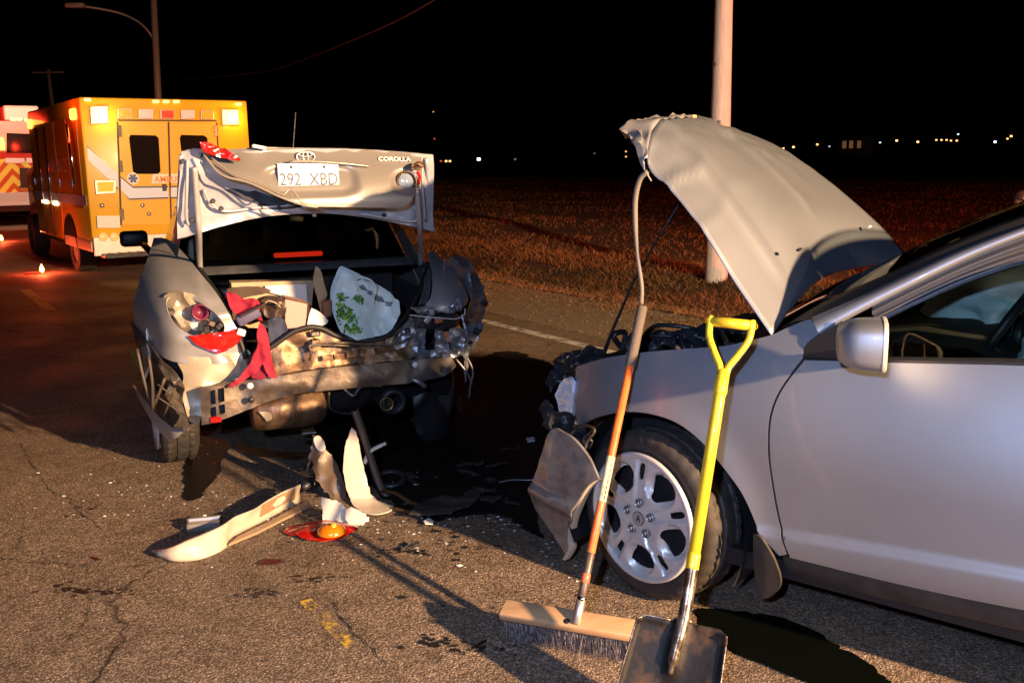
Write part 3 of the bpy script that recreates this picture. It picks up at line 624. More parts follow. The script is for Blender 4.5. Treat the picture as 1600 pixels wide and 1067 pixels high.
# wheels
def wheel(parent, c, steer, W=.2, R=.318, rim=True, face=1):
    wh = bpy.data.objects.new('wheel', None); COL.objects.link(wh); wh.parent = parent; wh.location = c; wh.rotation_euler = (0, 0, steer); wh.empty_display_size = .1
    if face < 0: wh.rotation_euler = (0, 0, pi+steer)
    b = MB(); prof = []
    ys = [-W, -W+.012, -W+.03]+[-W+.03+(W-.06)*k/24 for k in range(1, 24)]+[-.03, -.014, -.004, 0, 0, -.004, -.01]
    rs_ = [R-.06, R-.02, R-.006]+[R]*23+[R-.004, R-.013, R-.026, R-.045, R-.058, R-.07, R-.083]
    rows = []
    n = 144
    for y, r in zip(ys, rs_):
        row = []
        for k in range(n):
            e = 0; t = (y+W)/W
            if r > R-.008:
                if abs(t-.33) < .05 or abs(t-.66) < .05: e = .007
                elif (k+int(t*7)) % 4 == 0 and (t < .3 or t > .7): e = .006
                elif (k+int(t*9)) % 6 == 0: e = .005
            elif R-.03 < r: e = .005 if k % 4 == 0 else 0
            row.append(((r-e)*cos(2*pi*k/n), y, (r-e)*sin(2*pi*k/n)))
        rows.append(row)
    b.grid(rows, close=True); b.lathe([(R-.075, -.0045), (R-.079, -.003), (R-.0795, -.008)], n=72)
    ty = b.build('tyre', RUBBER, wh, auto=32)
    if not rim: return wh
    rr_ = R-.083; holes = []
    for k in range(5):
        a = radians(54+72*k)
        pts = []
        for (r, d) in ((.105, -9), (.125, -15), (.165, -22), (.19, -20), (.203, 0), (.19, 20), (.165, 22), (.125, 15), (.105, 9)):
            q = a+radians(d*(.85)); pts.append((r*cos(q), r*sin(q)))
        holes.append(pts)
        a2 = radians(90+72*k); ux, uy = cos(a2), sin(a2)
        holes.append([(r*ux-w_*uy, r*uy+w_*ux) for r, w_ in ((.145, -.007), (.15, -.011), (.195, -.013), (.205, -.006), (.205, .006), (.195, .013), (.15, .011), (.145, .007))])
    def rimf(u, v):
        r = sqrt(u*u+v*v); a = atan2(v, u); y = .006-.012*sm(.10, .0, r)*0
        y += .014*sm(.236, .12, r)
        k = round((math.degrees(a)-90)/72); d = a-radians(90+72*k); w_ = abs(r*sin(d)) if abs(d) < 1 else 9
        if r > .045: y -= .010*sm(.026, .016, w_)*sm(.04, .07, r)
        k = round((math.degrees(a)-54)/72); d = a-radians(54+72*k)
        e = sqrt(((r-.16)/.062)**2+((r*sin(d))/(.078*sqrt(r/.19)))**2); y -= .024*sm(1.02, .70, e)
        if r > .222: y += .006*sm(.222, .228, r)
        return (-u, y, v)
    panel('hub_cap', ell(0, 0, rr_+.004, rr_+.004, 72), rimf, ALLOY, wh, .0075, .006, holes=holes, it=1, auto=40)
    b = MB()
    for k in range(5):
        q = radians(90+72*k); x, z = .058*cos(q), .058*sin(q); b = MB()
        b.lathe([(.0165, .008), (.0165, .0225), (.0145, .0250), (.0120, .0225), (.0115, .014)], (-x, 0, z), n=20); b.lathe([(.0095, .010), (.0095, .026), (.007, .028), (.0005, .028)], (-x, 0, z), n=6)
        b.build('lug_nut', mat('dull_chrome', (.34, .32, .30), .42, .6), wh, auto=30)
    b = MB(); b.lathe([(rr_-.014, .010), (rr_-.010, .0150), (rr_-.002, .0165), (rr_+.005, .0145), (rr_+.007, .004)], n=96); b.build('rim_lip', ALLOY, wh, True)
    b = MB(); b.lathe([(.027, .014), (.027, .0215), (.0245, .0225)], n=32); b.build('hub_ring', INK, wh, True)
    b = MB(); b.lathe([(.0245, .0222), (.0005, .0222)], n=32); b.build('hub_disc', mat('hub_silver', (.55, .53, .5), .35, .5), wh)
    b = MB()   # caliper-like mark: two legs leaning to a point with a slanting bar
    for P in ([(-.010, -.012), (-.005, -.012), (.0045, .014), (.0005, .016)], [(.010, -.012), (.005, -.012), (.0005, .004), (.0035, .012)], [(-.006, -.006), (.008, -.001), (.0075, .002), (-.0045, -.003)]):
        b.prism(P, lambda u, v: (-u, .0224, v), lambda u, v: (-u, .0236, v))
    b.build('hub_emblem', INK, wh)
    b = MB(); b.lathe([(rr_+.006, .004), (rr_-.002, .006), (rr_-.01, -.02), (rr_-.014, -.15)], n=72); b.lathe([(.19, -.05), (.02, -.05)], n=40, mi=1); b.lathe([(rr_-.012, -.09), (.01, -.09)], n=40, mi=1)
    b.build('steel_wheel', [mat('inner_wheel', (.05, .047, .045), .5, .4), BLACKM], wh, True)
    return wh
wheel(coupe, (.052, -.006, .318), radians(-11))
wheel(coupe, (-2.54, -.02, .318), 0)
for x in (.03, -2.54): wheel(coupe, (x, -CW, .318), 0, rim=False, face=-1)

# cabin: dash, steering wheel, burst airbag, seats
FAB = mat('dark_trim', (.018, .017, .016), .75)
b = MB(); b.grid([[(x, y, z) for y in (-.16, -.5, -.9, -1.3, -1.58)] for x, z in ((-.5, .98), (-.75, 1.03), (-.98, 1.03), (-1.06, .98), (-1.04, .8), (-.98, .6))]); b.build('dashboard', FAB, coupe, True)
b = MB(); b.box((-1.1, -CW/2, .8), (.2, .25, .5)); b.box((-1.6, -CW+.16, .85), (1.1, .03, .45)); b.build('centre_console', FAB, coupe)
sc_ = Vector((-1.005,-0.46,1.036)); tilt = Matrix.Rotation(radians(-28), 3, 'Y')
b = MB(); b.tube([sc_+tilt @ Vector((0, .185*cos(a), .185*sin(a))) for a in [2*pi*k/36 for k in range(37)]], .016, 10, cap=False); sw = b.build('steering_wheel', BLACKP, coupe, True)
b = MB()
for a in (90, 210, 330): b.tube([sc_+tilt @ Vector((.02, .03*cos(radians(a)), .03*sin(radians(a)))), sc_+tilt @ Vector((0, .18*cos(radians(a)), .18*sin(radians(a))))], .014, 8)
b.lathe([(.065, .0), (.06, .03), (.03, .04), (.001, .042)], sc_-Vector((.03, 0, 0)), 'x', 20); b.build('steering_hub', BLACKP, sw, True)
BAG = mat('airbag_cloth', (.72, .80, .82), .8, bump=.2, bscale=40)
def blob(name, c, r, m, parent, seed, amp=.18, n=22):
    b = MB(); rows = []
    for i in range(n+1):
        a = pi*i/n; row = []
        for k in range(2*n):
            q = 2*pi*k/(2*n); d = Vector((sin(a)*cos(q), sin(a)*sin(q), cos(a))); s_ = 1+amp*ridge(d, 1.6, seed)+amp*.6*nz(d, 3.2, seed)
            row.append(Vector(c)+Vector((d.x*r[0], d.y*r[1], d.z*r[2]))*s_)
        rows.append(row)
    b.grid(rows, close=True); return b.build(name, m, parent, True)
blob('airbag', sc_+Vector((-.16, .02, -.10)), (.10, .17, .13), BAG, coupe, 2, .3)
blob('airbag', (-0.906,-1.05,1.039), (.26, .34, .17), BAG, coupe, 5, .25)
b = MB(); b.box((-2.72, -CW/2, .82), (.16, 1.4, .60), bev=.05); b.box((-2.95, -CW/2, 1.05), (.5, 1.4, .03)); b.build('rear_seat', FAB, coupe, True)
b = MB(); b.grid([[(x, -CW/2+y*(CW/2-.30), z) for y in (-1, 0, 1)] for x, z in ((-2.42, 1.46), (-2.9, 1.28), (-3.22, 1.06))]); b.build('back_window', thin_glass('dark_tinted_glass', (.10, .10, .10)), coupe, True)
for y in (-.5, -1.2):
    b = MB(); b.box((-1.75, y, .5), (.5, .5, .16), bev=.05); b.box((-2.02, y, .85), (.14, .48, .62), Matrix.Rotation(-.3, 3, 'Y'), bev=.05); b.box((-2.12, y, 1.24), (.09, .26, .17), bev=.03); b.build('seat', FAB, coupe, True)
b = MB(); b.tube([(-1.55, -CW+.26, 1.35), (-1.3, -CW+.2, 1.2), (-1.25, -CW+.18, 1.05)], .03, 8); b.build('far_pillar_trim', mat('pale_headliner', (.4, .41, .38), .8), coupe, True)

# ------------------------------------------------------------------ wrecked sedan seen from behind
sedan = thing('sedan', 'wrecked silver sedan with smashed rear, buckled trunk lid raised and no bumper', 'car', (-.984, 4.899, 0), radians(90+20))
TINT = thin_glass('tinted_glass', (.12, .12, .12))
def sside(x, z):
    y = .855-.13*max(0, (z-.62)/.4)**2-.07*max(0, (.5-z)/.3)**2
    return y-.10*max(0, (.35-x)/.35)**2-.12*max(0, (x-3.3)/.9)**2+.03*exp(-((sqrt((x-.55)**2+(z-.31)**2)-.37)/.06)**2)
lf = lambda x, z: (x, sside(x, z)+.03*ridge((x, 0, z), 4, 3)*sm(.9, .2, x), z)
rtf = lambda x, z: (x, -sside(x, z)-.012*ridge((x, 0, z), 4, 6)*sm(.7, .1, x), z)
def arch(cx, r, a0, a1, n=12): return [(cx+r*cos(radians(lerp(a0, a1, k/n))), .31+r*sin(radians(lerp(a0, a1, k/n)))) for k in range(n+1)]
side_q = [(.30, .96, 1), (.26, .7), (.24, .52, 1), (.25, .5, 1)]+arch(.55, .36, 150, 20)+[(1.0, .3, 1), (1.1, .5), (1.08, .98, 1), (.6, 1.0)]
for f_, fl in ((lf, True), (rtf, False)):
    panel('quarter_panel', side_q, f_, CHAMP, sedan, .05, .01, flip=fl, it=1)
    panel('rear_door', [(1.11, .5, 1), (1.02, .28, 1), (1.9, .26, 1), (1.92, .6), (1.9, .97, 1), (1.09, .985, 1)], f_, CHAMP, sedan, .08, .012, flip=fl, it=1)
    panel('front_door', [(1.91, .26, 1), (2.85, .26, 1), (2.92, .6), (2.85, .95, 1), (1.91, .97, 1)], f_, CHAMP, sedan, .08, .012, flip=fl, it=1)
    panel('front_fender', [(2.93, .3, 1), (2.95, .95, 1), (3.6, .88), (4.2, .74), (4.3, .45), (4.2, .3, 1)]+arch(3.25+.0, .36, 5, 175)[0:0]+[(3.6, .3, 1), (3.55, .5), (3.35, .64), (3.2, .66), (3.05, .6), (2.96, .3, 1)][0:1], f_, CHAMP, sedan, .08, .012, flip=fl, it=1)
    sgn = 1 if fl else -1
    b = MB(); b.grid([[(lerp(x0, x1, t), sgn*lerp(y0, y1, t), lerp(z0, z1, t)) for t in (0, .5, 1)] for (x0, y0, z0, x1, y1, z1) in
        ((.42, .70, .985, 1.18, .58, 1.405), (.62, .715, .99, 1.22, .59, 1.41), (.85, .725, .99, 1.3, .6, 1.42), (1.08, .735, .985, 1.42, .605, 1.43))]); b.build('rear_pillar', CHAMP, sedan, True)
    panel('side_window', [(1.1, .985), (1.9, .97), (2.85, .96), (2.6, 1.1), (2.2, 1.38), (1.9, 1.425), (1.45, 1.42)], lambda x, z: (x, sgn*(.735-.32*max(0, z-.98)), z), TINT, sedan, .1, .004, it=0)
b = MB(); b.grid([[(x, y*wd, z-.05*y*y) for y in [k/5-1 for k in range(11)]] for x, z, wd in ((1.2, 1.43, .575), (1.5, 1.465, .59), (1.9, 1.475, .6), (2.2, 1.455, .6), (2.45, 1.40, .6))]); b.build('roof', CHAMP, sedan, True)
b = MB(); b.grid([[(x, y*wd, z-.04*y*y) for y in [k/5-1 for k in range(11)]] for x, z, wd in ((2.45, 1.395, .6), (2.8, 1.2, .66), (3.15, .97, .71))]); b.build('windscreen', GLASS, sedan, True)
b = MB(); b.grid([[(x, y*.72, z-.05*y*y) for y in [k/5-1 for k in range(11)]] for x, z in ((3.1, .98), (3.5, .94), (3.9, .86), (4.2, .76), (4.3, .6), (4.32, .3))]); b.build('hood', CHAMP, sedan, True)
b = MB(); b.box((2.6, 0, .24), (3.2, 1.5, .06)); b.build('underbody', BLACKM, sedan)
b = MB(); b.box((.95, 0, .45), (.04, 1.4, .4)); b.box((1.3, 0, .80), (.04, 1.35, .30)); b.build('bulkhead', FAB, sedan)
wheel(sedan, (.50, .845, .305), radians(4), R=.305)
wheel(sedan, (.60, -.80, .305), 0, R=.305, face=-1)
for y, fc in ((.82, 1), (-.82, -1)): wheel(sedan, (3.22, y, .305), 0, R=.305, rim=False, face=fc)
# back window, shelf, seats, high brake light
b = MB(); b.grid([[(x, y*wd, z-.05*y*y) for y in [k/6-1 for k in range(13)]] for x, z, wd in ((.74, 1.035, .63), (.95, 1.21, .6), (1.2, 1.40, .57))]); b.build('back_window', GLASS, sedan, True)
b = MB(); b.grid([[(x, y, z) for y in (-.66, 0, .66)] for x, z in ((.6, 1.0), (.70, 1.032), (.78, 1.03))]); b.build('rear_deck_strip', GREYST, sedan, True)
b = MB(); b.box((1.05, 0, 1.005), (.5, 1.25, .02)); b.build('parcel_shelf', mat('brown_shelf_felt', (.14, .105, .07), .9), sedan)
b = MB(); b.box((1.0, -.03, 1.06), (.05, .34, .05), bev=.01); cb = b.build('brake_light_housing', BLACKP, sedan)
b = MB(); b.box((.965, -.03, 1.058), (.03, .29, .028), bev=.008); b.build('brake_light', mat('lit_red_lens', (.6, .02, .01), .2, emit=(1, .03, .01), estr=.7), cb)
CLOTH = mat('beige_seat_cloth', (.50, .43, .34), .9, bump=.3, bscale=200)
for y in ((1.36,0.319,1.184)[1], -.34, -.0):
    b = MB(); b.box((1.36, y, 1.18 if y > .1 else 1.13), (.13, .28, .20), bev=.05); b.build('headrest', CLOTH, sedan, True)
b = MB(); b.box((1.42, 0, .9), (.16, 1.2, .5), bev=.05); b.build('rear_seat', CLOTH, sedan, True)
for y in (.38, -.38):
    b = MB(); b.box((2.2, y, .95), (.16, .5, .62), bev=.06); b.box((2.2, y, 1.32), (.12, .27, .17), bev=.04); b.build('front_seat', FAB, sedan, True)
for y in (1,):
    b = MB(); b.box((3.944,0.96,0.986), (.10, .225, .135), Matrix.Rotation(.1, 3, 'Z'), bev=.035); b.tube([(4.455,0.94,0.943), (2.5, .80, .965)], .026, 8); b.build('door_mirror', BLACKP, sedan, True)
b = MB(); b.tube([(1.6,-0.119,1.697), (1.62,-0.151,1.927)], .004, 6); b.build('antenna', BLACKM, sedan)

# rear face: everything bent by the crash
def wrap(y): return .8*max(0, abs(y)-.5)**2+9*max(0, abs(y)-.70)**2
def rearpanel(name, pts, xo, m, amp=.0, sc=8, seed=1, step=.022, thick=.006, holes=(), parent=None, it=2, auto=None, slope=0, lean=0, wr=1):
    def f(y, z):
        e = amp*ridge((y, 0, z), sc, seed)+amp*.5*nz((y, 1, z), sc*2.1, seed+2)+amp*crease((y, 0, z), sc*.8, seed+4)
        return (xo+wrap(y)*wr-e+slope*(z-.6)+lean*max(0, z-.82)**2, y, z)
    return panel(name, pts, f, m, parent or sedan, step, thick, holes, it, auto=auto, flip=True)
rearpanel('rear_corner', [(0.815,1.108,1),(0.784,1.18,1),(0.705,1.183),(0.616,1.107),(0.556,1.028),(0.501,0.962),(0.459,0.879),(0.426,0.796),(0.386,0.725),(0.404,0.648),(0.484,0.617),(0.61,0.621),(0.725,0.635),(0.771,0.648),(0.867,0.683,1),(0.918,0.766),(0.912,0.871),(0.871,0.998)], .0, CHAMP, .016, 5, 2, lean=8, auto=None, holes=[[(0.752,0.945),(0.671,0.969),(0.597,0.928),(0.522,0.881),(0.471,0.804),(0.502,0.759),(0.597,0.753),(0.684,0.793),(0.737,0.853)]])
rearpanel('lamp_cavity', [(0.771,0.959),(0.668,0.986),(0.582,0.941),(0.497,0.882),(0.452,0.795),(0.491,0.734),(0.597,0.728),(0.693,0.769),(0.757,0.827)], .13, mat('bare_cream_metal', (.50, .42, .31), .4, .3, 0, col2=(.38, .31, .22), vscale=14, bump=.1, bscale=30), .035, 11, 5, auto=30)
b = MB(); b.lathe([(.04, .05), (.045, 0), (.036, -.01), (.034, .03), (.001, .035)], (0.06,0.589,0.875), 'x', 20); b.build('bulb_socket', mat('purple_red_socket', (.16, .02, .05), .3, bump=.4, bscale=40), sedan, True)
for k, q in enumerate(((0.03,0.539,0.821), (0.02,0.569,0.795), (0.03,0.506,0.805))):
    b = MB(); b.box(q, (.05, .035, .03), Matrix.Rotation(.5+k, 3, 'X'), bev=.005); b.build('wiring_clip', BLACKM if k else CHROME, sedan)
def lensf(y, z): return (.0+wrap(y)-.06*sm(.0, .03, .03)+.02*abs(z-.72), y, z)
rearpanel('tail_lamp', [(0.658,0.772,1),(0.577,0.778),(0.491,0.784),(0.439,0.79),(0.409,0.772),(0.406,0.739),(0.439,0.709),(0.498,0.681),(0.526,0.677),(0.582,0.705),(0.631,0.734)], -.035, RED_LENS, .005, 14, 4, .012, .03)
b = MB(); b.box((-0.03,0.404,0.774), (.03, .045, .035), Matrix.Rotation(.4, 3, 'X'), bev=.008); b.build('lamp_bracket', WHITE, sedan)
INCR = mat('bare_primed_metal', (.66, .56, .40), .42, .25, 0, col2=(.56, .46, .32), vscale=7, bump=.06, bscale=40)
rearpanel('inner_wing', [(0.736,0.676,1),(0.647,0.659),(0.534,0.656),(0.446,0.674),(0.374,0.688),(0.351,0.63),(0.365,0.565),(0.397,0.521),(0.467,0.501),(0.536,0.491),(0.593,0.48),(0.626,0.358),(0.635,0.312,1),(0.684,0.317),(0.694,0.381),(0.713,0.492),(0.687,0.561),(0.713,0.622)], .015, INCR, .022, 6, 7, auto=38)
rearpanel('torn_wheel_arch', [(0.937,0.778,1),(0.863,0.732),(0.799,0.647),(0.743,0.606),(0.687,0.53),(0.715,0.448),(0.693,0.363),(0.678,0.296,1),(0.778,0.317),(0.854,0.339),(0.869,0.388),(0.89,0.542),(0.914,0.667)], -.02, mat('torn_dark_liner', (.12, .095, .075), .5, .2, 0, col2=(.03, .027, .025), vscale=10, bump=.2, bscale=40), .05, 8, 9, .02, auto=25)
for k, (a, c) in enumerate((((246,600), (282,625)), ((242,618), (286,646)), ((256,590), (240,634)), ((272,604), (258,648)), ((225,560), (240,640)), ((214,540), (236,630)))): pass
for P in (((-0.1,0.816,0.563), (-0.09,0.718,0.461)), ((-0.1,0.829,0.507), (-0.08,0.705,0.392)), ((-0.11,0.779,0.593), (-0.09,0.84,0.454)), ((-0.11,0.736,0.538), (-0.08,0.797,0.402)), ((-0.1,0.845,0.704), (-0.11,0.839,0.567), (-0.09,0.847,0.436)), ((-0.05,0.895,0.734), (-0.07,0.878,0.594), (-0.07,0.854,0.457))):
    b = MB(); b.tube(crom(P, 4), .008, 6, flat=.5); b.build('arch_rib', mat('dusty_rib', (.06, .047, .034), .5), sedan, True)
rearpanel('bumper_remnant', [(0.96,0.381,1),(0.898,0.354),(0.836,0.338),(0.696,0.319,1),(0.717,0.275),(0.777,0.221),(0.807,0.222),(0.882,0.287)], .0, CHAMP, .02, 7, 3, .02, .008)
rearpanel('torn_insert', [(0.995,0.521,1),(0.918,0.527),(0.897,0.477),(0.89,0.401,1),(0.948,0.455)], .35, mat('yellow_green_plastic', (.34, .33, .06), .5, bump=.2), .02, 6, 4)
# bumper beam, rear sill, crash debris
beam = [(0.621,0.517,1),(0.581,0.523),(0.486,0.53),(0.257,0.551),(0.064,0.564),(-0.114,0.568),(-0.402,0.57),(-0.666,0.572),(-0.7,0.513,1),(-0.649,0.468),(-0.474,0.449),(-0.202,0.451),(0.011,0.451),(0.135,0.45),(0.274,0.433),(0.418,0.385),(0.535,0.351),(0.628,0.332,1)]
rearpanel('bumper_beam', beam, -.09, BEAM, .012, 5, 8, .022, .05, it=1, holes=[[(0.58,0.505,1),(0.552,0.509,1),(0.554,0.438,1),(0.582,0.431,1)], [(0.54,0.511,1),(0.51,0.515,1),(0.511,0.446,1),(0.542,0.44,1)], [(0.583,0.418,1),(0.555,0.425,1),(0.556,0.366,1),(0.581,0.359,1)], [(0.542,0.427,1),(0.512,0.433,1),(0.512,0.387,1),(0.54,0.377,1)]])
b = MB()
for t in (.30, .74): b.tube([(-.105+wrap(y), y, lerp(.40+.42*0, .55, t)+.0) for y in (.3, .1)], .001, 4)
rearpanel('beam_backing', [(0.602,0.508,1),(0.484,0.516,1),(0.489,0.356,1),(0.61,0.329,1)], -.03, mat('navy_trim', (.03, .04, .06), .5), 0, it=0)
b = MB(); b.box((-0.1,0.56,0.359), (.03, .055, .03), bev=.006); b.build('red_reflector', RED_LENS, sedan)
for q, m_ in (((-0.155,0.388,0.524), WHITE), ((-0.15,0.387,0.451), BLACKP), ((-0.14,-0.456,0.553), WHITE)):
    b = MB(); b.lathe([(.016, .012), (.016, 0), (.012, -.004), (.001, -.004)], q, 'x', 14); b.build('beam_bolt', m_, sedan, True)
BOLDL = crom([(-0.02,0.387,0.637), (-0.02,0.301,0.666), (-0.02,0.218,0.712), (-0.02,0.162,0.748), (-0.02,0.109,0.767), (-0.02,0.054,0.773), (-0.02,-0.005,0.758), (-0.02,-0.072,0.716), (-0.02,-0.141,0.694), (-0.02,-0.242,0.679), (-0.01,-0.337,0.687), (0.02,-0.397,0.719), (0.06,-0.443,0.758), (0.12,-0.502,0.809), (0.2,-0.565,0.869), (0.4,-0.666,0.956), (0.55,-0.724,1.005)], 5)
b = MB(); b.tube(BOLDL, .014, 8); b.build('trunk_weatherstrip', SEAL, sedan, True)
b = MB(); b.tube(crom([(0.55,0.571,1.061), (0.4,0.535,1.002), (0.2,0.493,0.935), (0.08,0.456,0.85), (0,0.419,0.754), (-0.02,0.387,0.637)], 5), .016, 8); b.build('trunk_weatherstrip', SEAL, sedan, True)
sill = [(0.385,0.639,1),(0.302,0.661),(0.22,0.704),(0.164,0.736),(0.056,0.758),(-0.002,0.743),(-0.069,0.705),(-0.138,0.679),(-0.239,0.667),(-0.338,0.677),(-0.409,0.716),(-0.459,0.74,1),(-0.488,0.578),(-0.414,0.563),(-0.122,0.557),(0.057,0.553),(0.253,0.537),(0.392,0.527,1)]
rearpanel('rear_sill', sill, -.035, RUST, .018, 7, 12, .018, .03, auto=34, slope=.25)
for (x0, y0, x1, y1) in ((503,561,518,553), (520,558,536,550), (541,556,556,548), (559,553,580,545), (585,550,604,540)):
    pass
for P in ([(0.017,0.606,1),(-0.037,0.608,1),(-0.034,0.635,1),(0.016,0.633,1)], [(-0.046,0.607,1),(-0.096,0.61,1),(-0.094,0.637,1),(-0.044,0.634,1)], [(-0.109,0.612,1),(-0.163,0.614,1),(-0.161,0.642,1),(-0.107,0.639,1)], [(-0.176,0.613,1),(-0.254,0.617,1),(-0.252,0.648,1),(-0.174,0.644,1)], [(-0.268,0.619,1),(-0.329,0.621,1),(-0.331,0.652,1),(-0.269,0.65,1)], [(0.076,0.658,1),(0.023,0.664,1),(0.021,0.713,1),(0.063,0.713,1)]):
    rearpanel('sill_plate', P, -.085, RUST, .004, 20, 3, .02, .008, it=0)
b = MB()
for P in ([(-0.09,0.083,0.614), (-0.1,0.075,0.665), (-0.09,0.078,0.69), (-0.09,-0.039,0.697), (-0.09,-0.338,0.66), (-0.08,-0.444,0.687)], [(-0.08,0.091,0.673), (-0.09,0.027,0.689), (-0.09,-0.169,0.667)]): b.tube(crom(P, 4), .006, 6)
b.build('sill_flange', BEAM, sedan, True)
b = MB(); b.box((-0.05,0.041,0.743), (.03, .05, .03), bev=.006); b.box((-0.06,0.041,0.708), (.04, .035, .02), bev=.004); b.build('trunk_catch', CHROME, sedan)
# right corner, in the coupe's shadow
rearpanel('rear_corner', [(-0.59,0.875,1),(-0.656,0.972),(-0.729,1.069),(-0.778,1.071,1),(-0.813,0.964),(-0.841,0.882),(-0.851,0.83,1),(-0.782,0.801),(-0.699,0.792),(-0.614,0.809),(-0.555,0.845,1)], .0, CHAMP, .012, 5, 21, lean=9, wr=.55)
def flank(y, z):
    p = (y*1.0, 0, z); return (.17+1.05*max(0, -y-.66)+.8*max(0, z-.82)**2-.040*ridge(p, 7, 25)-.02*nz(p, 15, 27)-.05*crease(p, 5, 29), y, z)
panel('crushed_flank', jag([(-0.757,1.051),(-0.849,1.069),(-0.957,1.026),(-1.034,0.925),(-1.079,0.831),(-1.109,0.715),(-1.059,0.626),(-0.978,0.586),(-0.892,0.639),(-0.848,0.763),(-0.804,0.804),(-0.738,0.919)], .006, .015, 4), flank, mat('scraped_shaded_silver', (.30, .31, .34), .42, .5, .2, col2=(.12, .125, .14), vscale=12, bump=.2, bscale=30), sedan, .014, .006, it=0, flip=True, auto=24)  # same silver paint, coloured darker for the shade on this side
rearpanel('torn_skin', jag([(-0.47,0.838),(-0.547,0.84),(-0.646,0.823),(-0.726,0.828),(-0.769,0.853),(-0.761,0.804),(-0.681,0.789),(-0.596,0.802),(-0.521,0.793)], .006, .012, 7), -.005, GREYST, .030, 12, 27, .012, .004, wr=.4, auto=24, it=0)
rearpanel('torn_skin', jag([(-0.763,0.588),(-0.808,0.617),(-0.853,0.634),(-0.835,0.542),(-0.811,0.44),(-0.787,0.388),(-0.779,0.497)], .008, .012, 9), .02, CHAMP, .030, 12, 28, .012, .004, wr=.4, auto=24, it=0)
b = MB()
for d in (0, 8, 15): b.tube(crom([(0.06,-0.54,0.902)if 0 else (.10+d*.002, -.53-d*.003, .80), (.2, -.60-d*.002, .87), (.38, -.66-d*.002, .955), (.5, -.68-d*.002, .99)], 5), .007, 6)
b.build('trunk_gutter', GREYST, sedan, True)
rearpanel('lamp_cavity', [(-0.52,0.829),(-0.601,0.838),(-0.704,0.817),(-0.799,0.854),(-0.855,0.85),(-0.858,0.667),(-0.7,0.671),(-0.514,0.685)], .10, CRUSH, .03, 9, 22, auto=30)
rearpanel('lamp_carrier', [(-0.471,0.79),(-0.552,0.777),(-0.645,0.777),(-0.768,0.783),(-0.777,0.704),(-0.643,0.704),(-0.466,0.728)], -.01, CRUSH, .01, 6, 23)
b = MB(); b.tube(crom([(-0.06,-0.454,0.806), (-0.07,-0.534,0.792), (-0.07,-0.625,0.779), (-0.05,-0.709,0.766), (-0.04,-0.759,0.782), (-0.03,-0.77,0.815)], 4), .0042, 6); b.build('lamp_wire', mat('grey_cable', (.5, .5, .5), .4), sedan, True)
for k, q in enumerate(((-0.03,-0.581,0.811), (-0.05,-0.553,0.774), (-0.05,-0.613,0.766), (0,-0.718,0.821), (0.02,-0.747,0.848))):
    b = MB(); b.box(q, (.03, .03, .045), Matrix.Rotation(k*.7, 3, 'X'), bev=.005); b.build('wiring_clip', GREYST if k != 2 else mat('copper_clip', (.35, .12, .05), .4), sedan)
for k, (P, xo) in enumerate((([(-0.353,0.656,1),(-0.397,0.708),(-0.442,0.774),(-0.467,0.8),(-0.485,0.743),(-0.466,0.679),(-0.423,0.637),(-0.374,0.624,1)], -.04), ([(-0.471,0.73,1),(-0.545,0.725,1),(-0.536,0.663),(-0.538,0.603),(-0.491,0.597),(-0.464,0.616,1)], -.03), ([(-0.58,0.722,1),(-0.638,0.711),(-0.66,0.618),(-0.668,0.525),(-0.639,0.517),(-0.619,0.593),(-0.583,0.596,1)], -.07),
    ([(-0.669,0.716,1),(-0.771,0.708,1),(-0.776,0.644),(-0.768,0.581),(-0.712,0.567),(-0.669,0.599,1)], -.05), ([(-0.778,0.722,1),(-0.892,0.735),(-0.868,0.669),(-0.83,0.6),(-0.807,0.574),(-0.778,0.58,1)], -.02), ([(-0.457,0.599,1),(-0.563,0.615),(-0.669,0.596),(-0.742,0.568),(-0.669,0.546),(-0.49,0.541,1)], -.05))):
    rearpanel('crumple_bracket', P, xo, GREYST, .022, 14, 30+k, .014, .006, auto=30, it=1, wr=.12)
for q, r_ in (((-0.06,-0.44,0.725), .016), ((-0.02,-0.832,0.686), .020), ((-0.03,-0.795,0.626), .012)):
    b = MB(); b.lathe([(r_, .0), (r_*.9, -.012), (r_*.6, -.012), (r_*.55, .01), (.001, .012)], q, 'x', 14); b.build('bracket_hole', BLACKM, sedan, True)
for P in ([(0,-0.766,0.563), (0,-0.798,0.51), (0,-0.815,0.45), (0.02,-0.804,0.375), (0.05,-0.805,0.294)], [(0.02,-0.723,0.534), (0,-0.775,0.461), (0.03,-0.819,0.378)]):
    b = MB(); b.tube(crom(P, 5), .006, 6); b.build('dangling_cable', GREYST, sedan, True)
rearpanel('dangling_plastic', [(-0.762,0.259),(-0.807,0.276),(-0.828,0.23),(-0.804,0.181),(-0.767,0.193)], .05, CRUSH, .02, 20, 4)
rearpanel('wheel_arch_liner', [(-0.589,0.492),(-0.838,0.486),(-0.892,0.313),(-0.836,0.086),(-0.747,-0.02),(-0.554,0.002),(-0.525,0.273)], .28, BLACKP, .02, 5, 3)
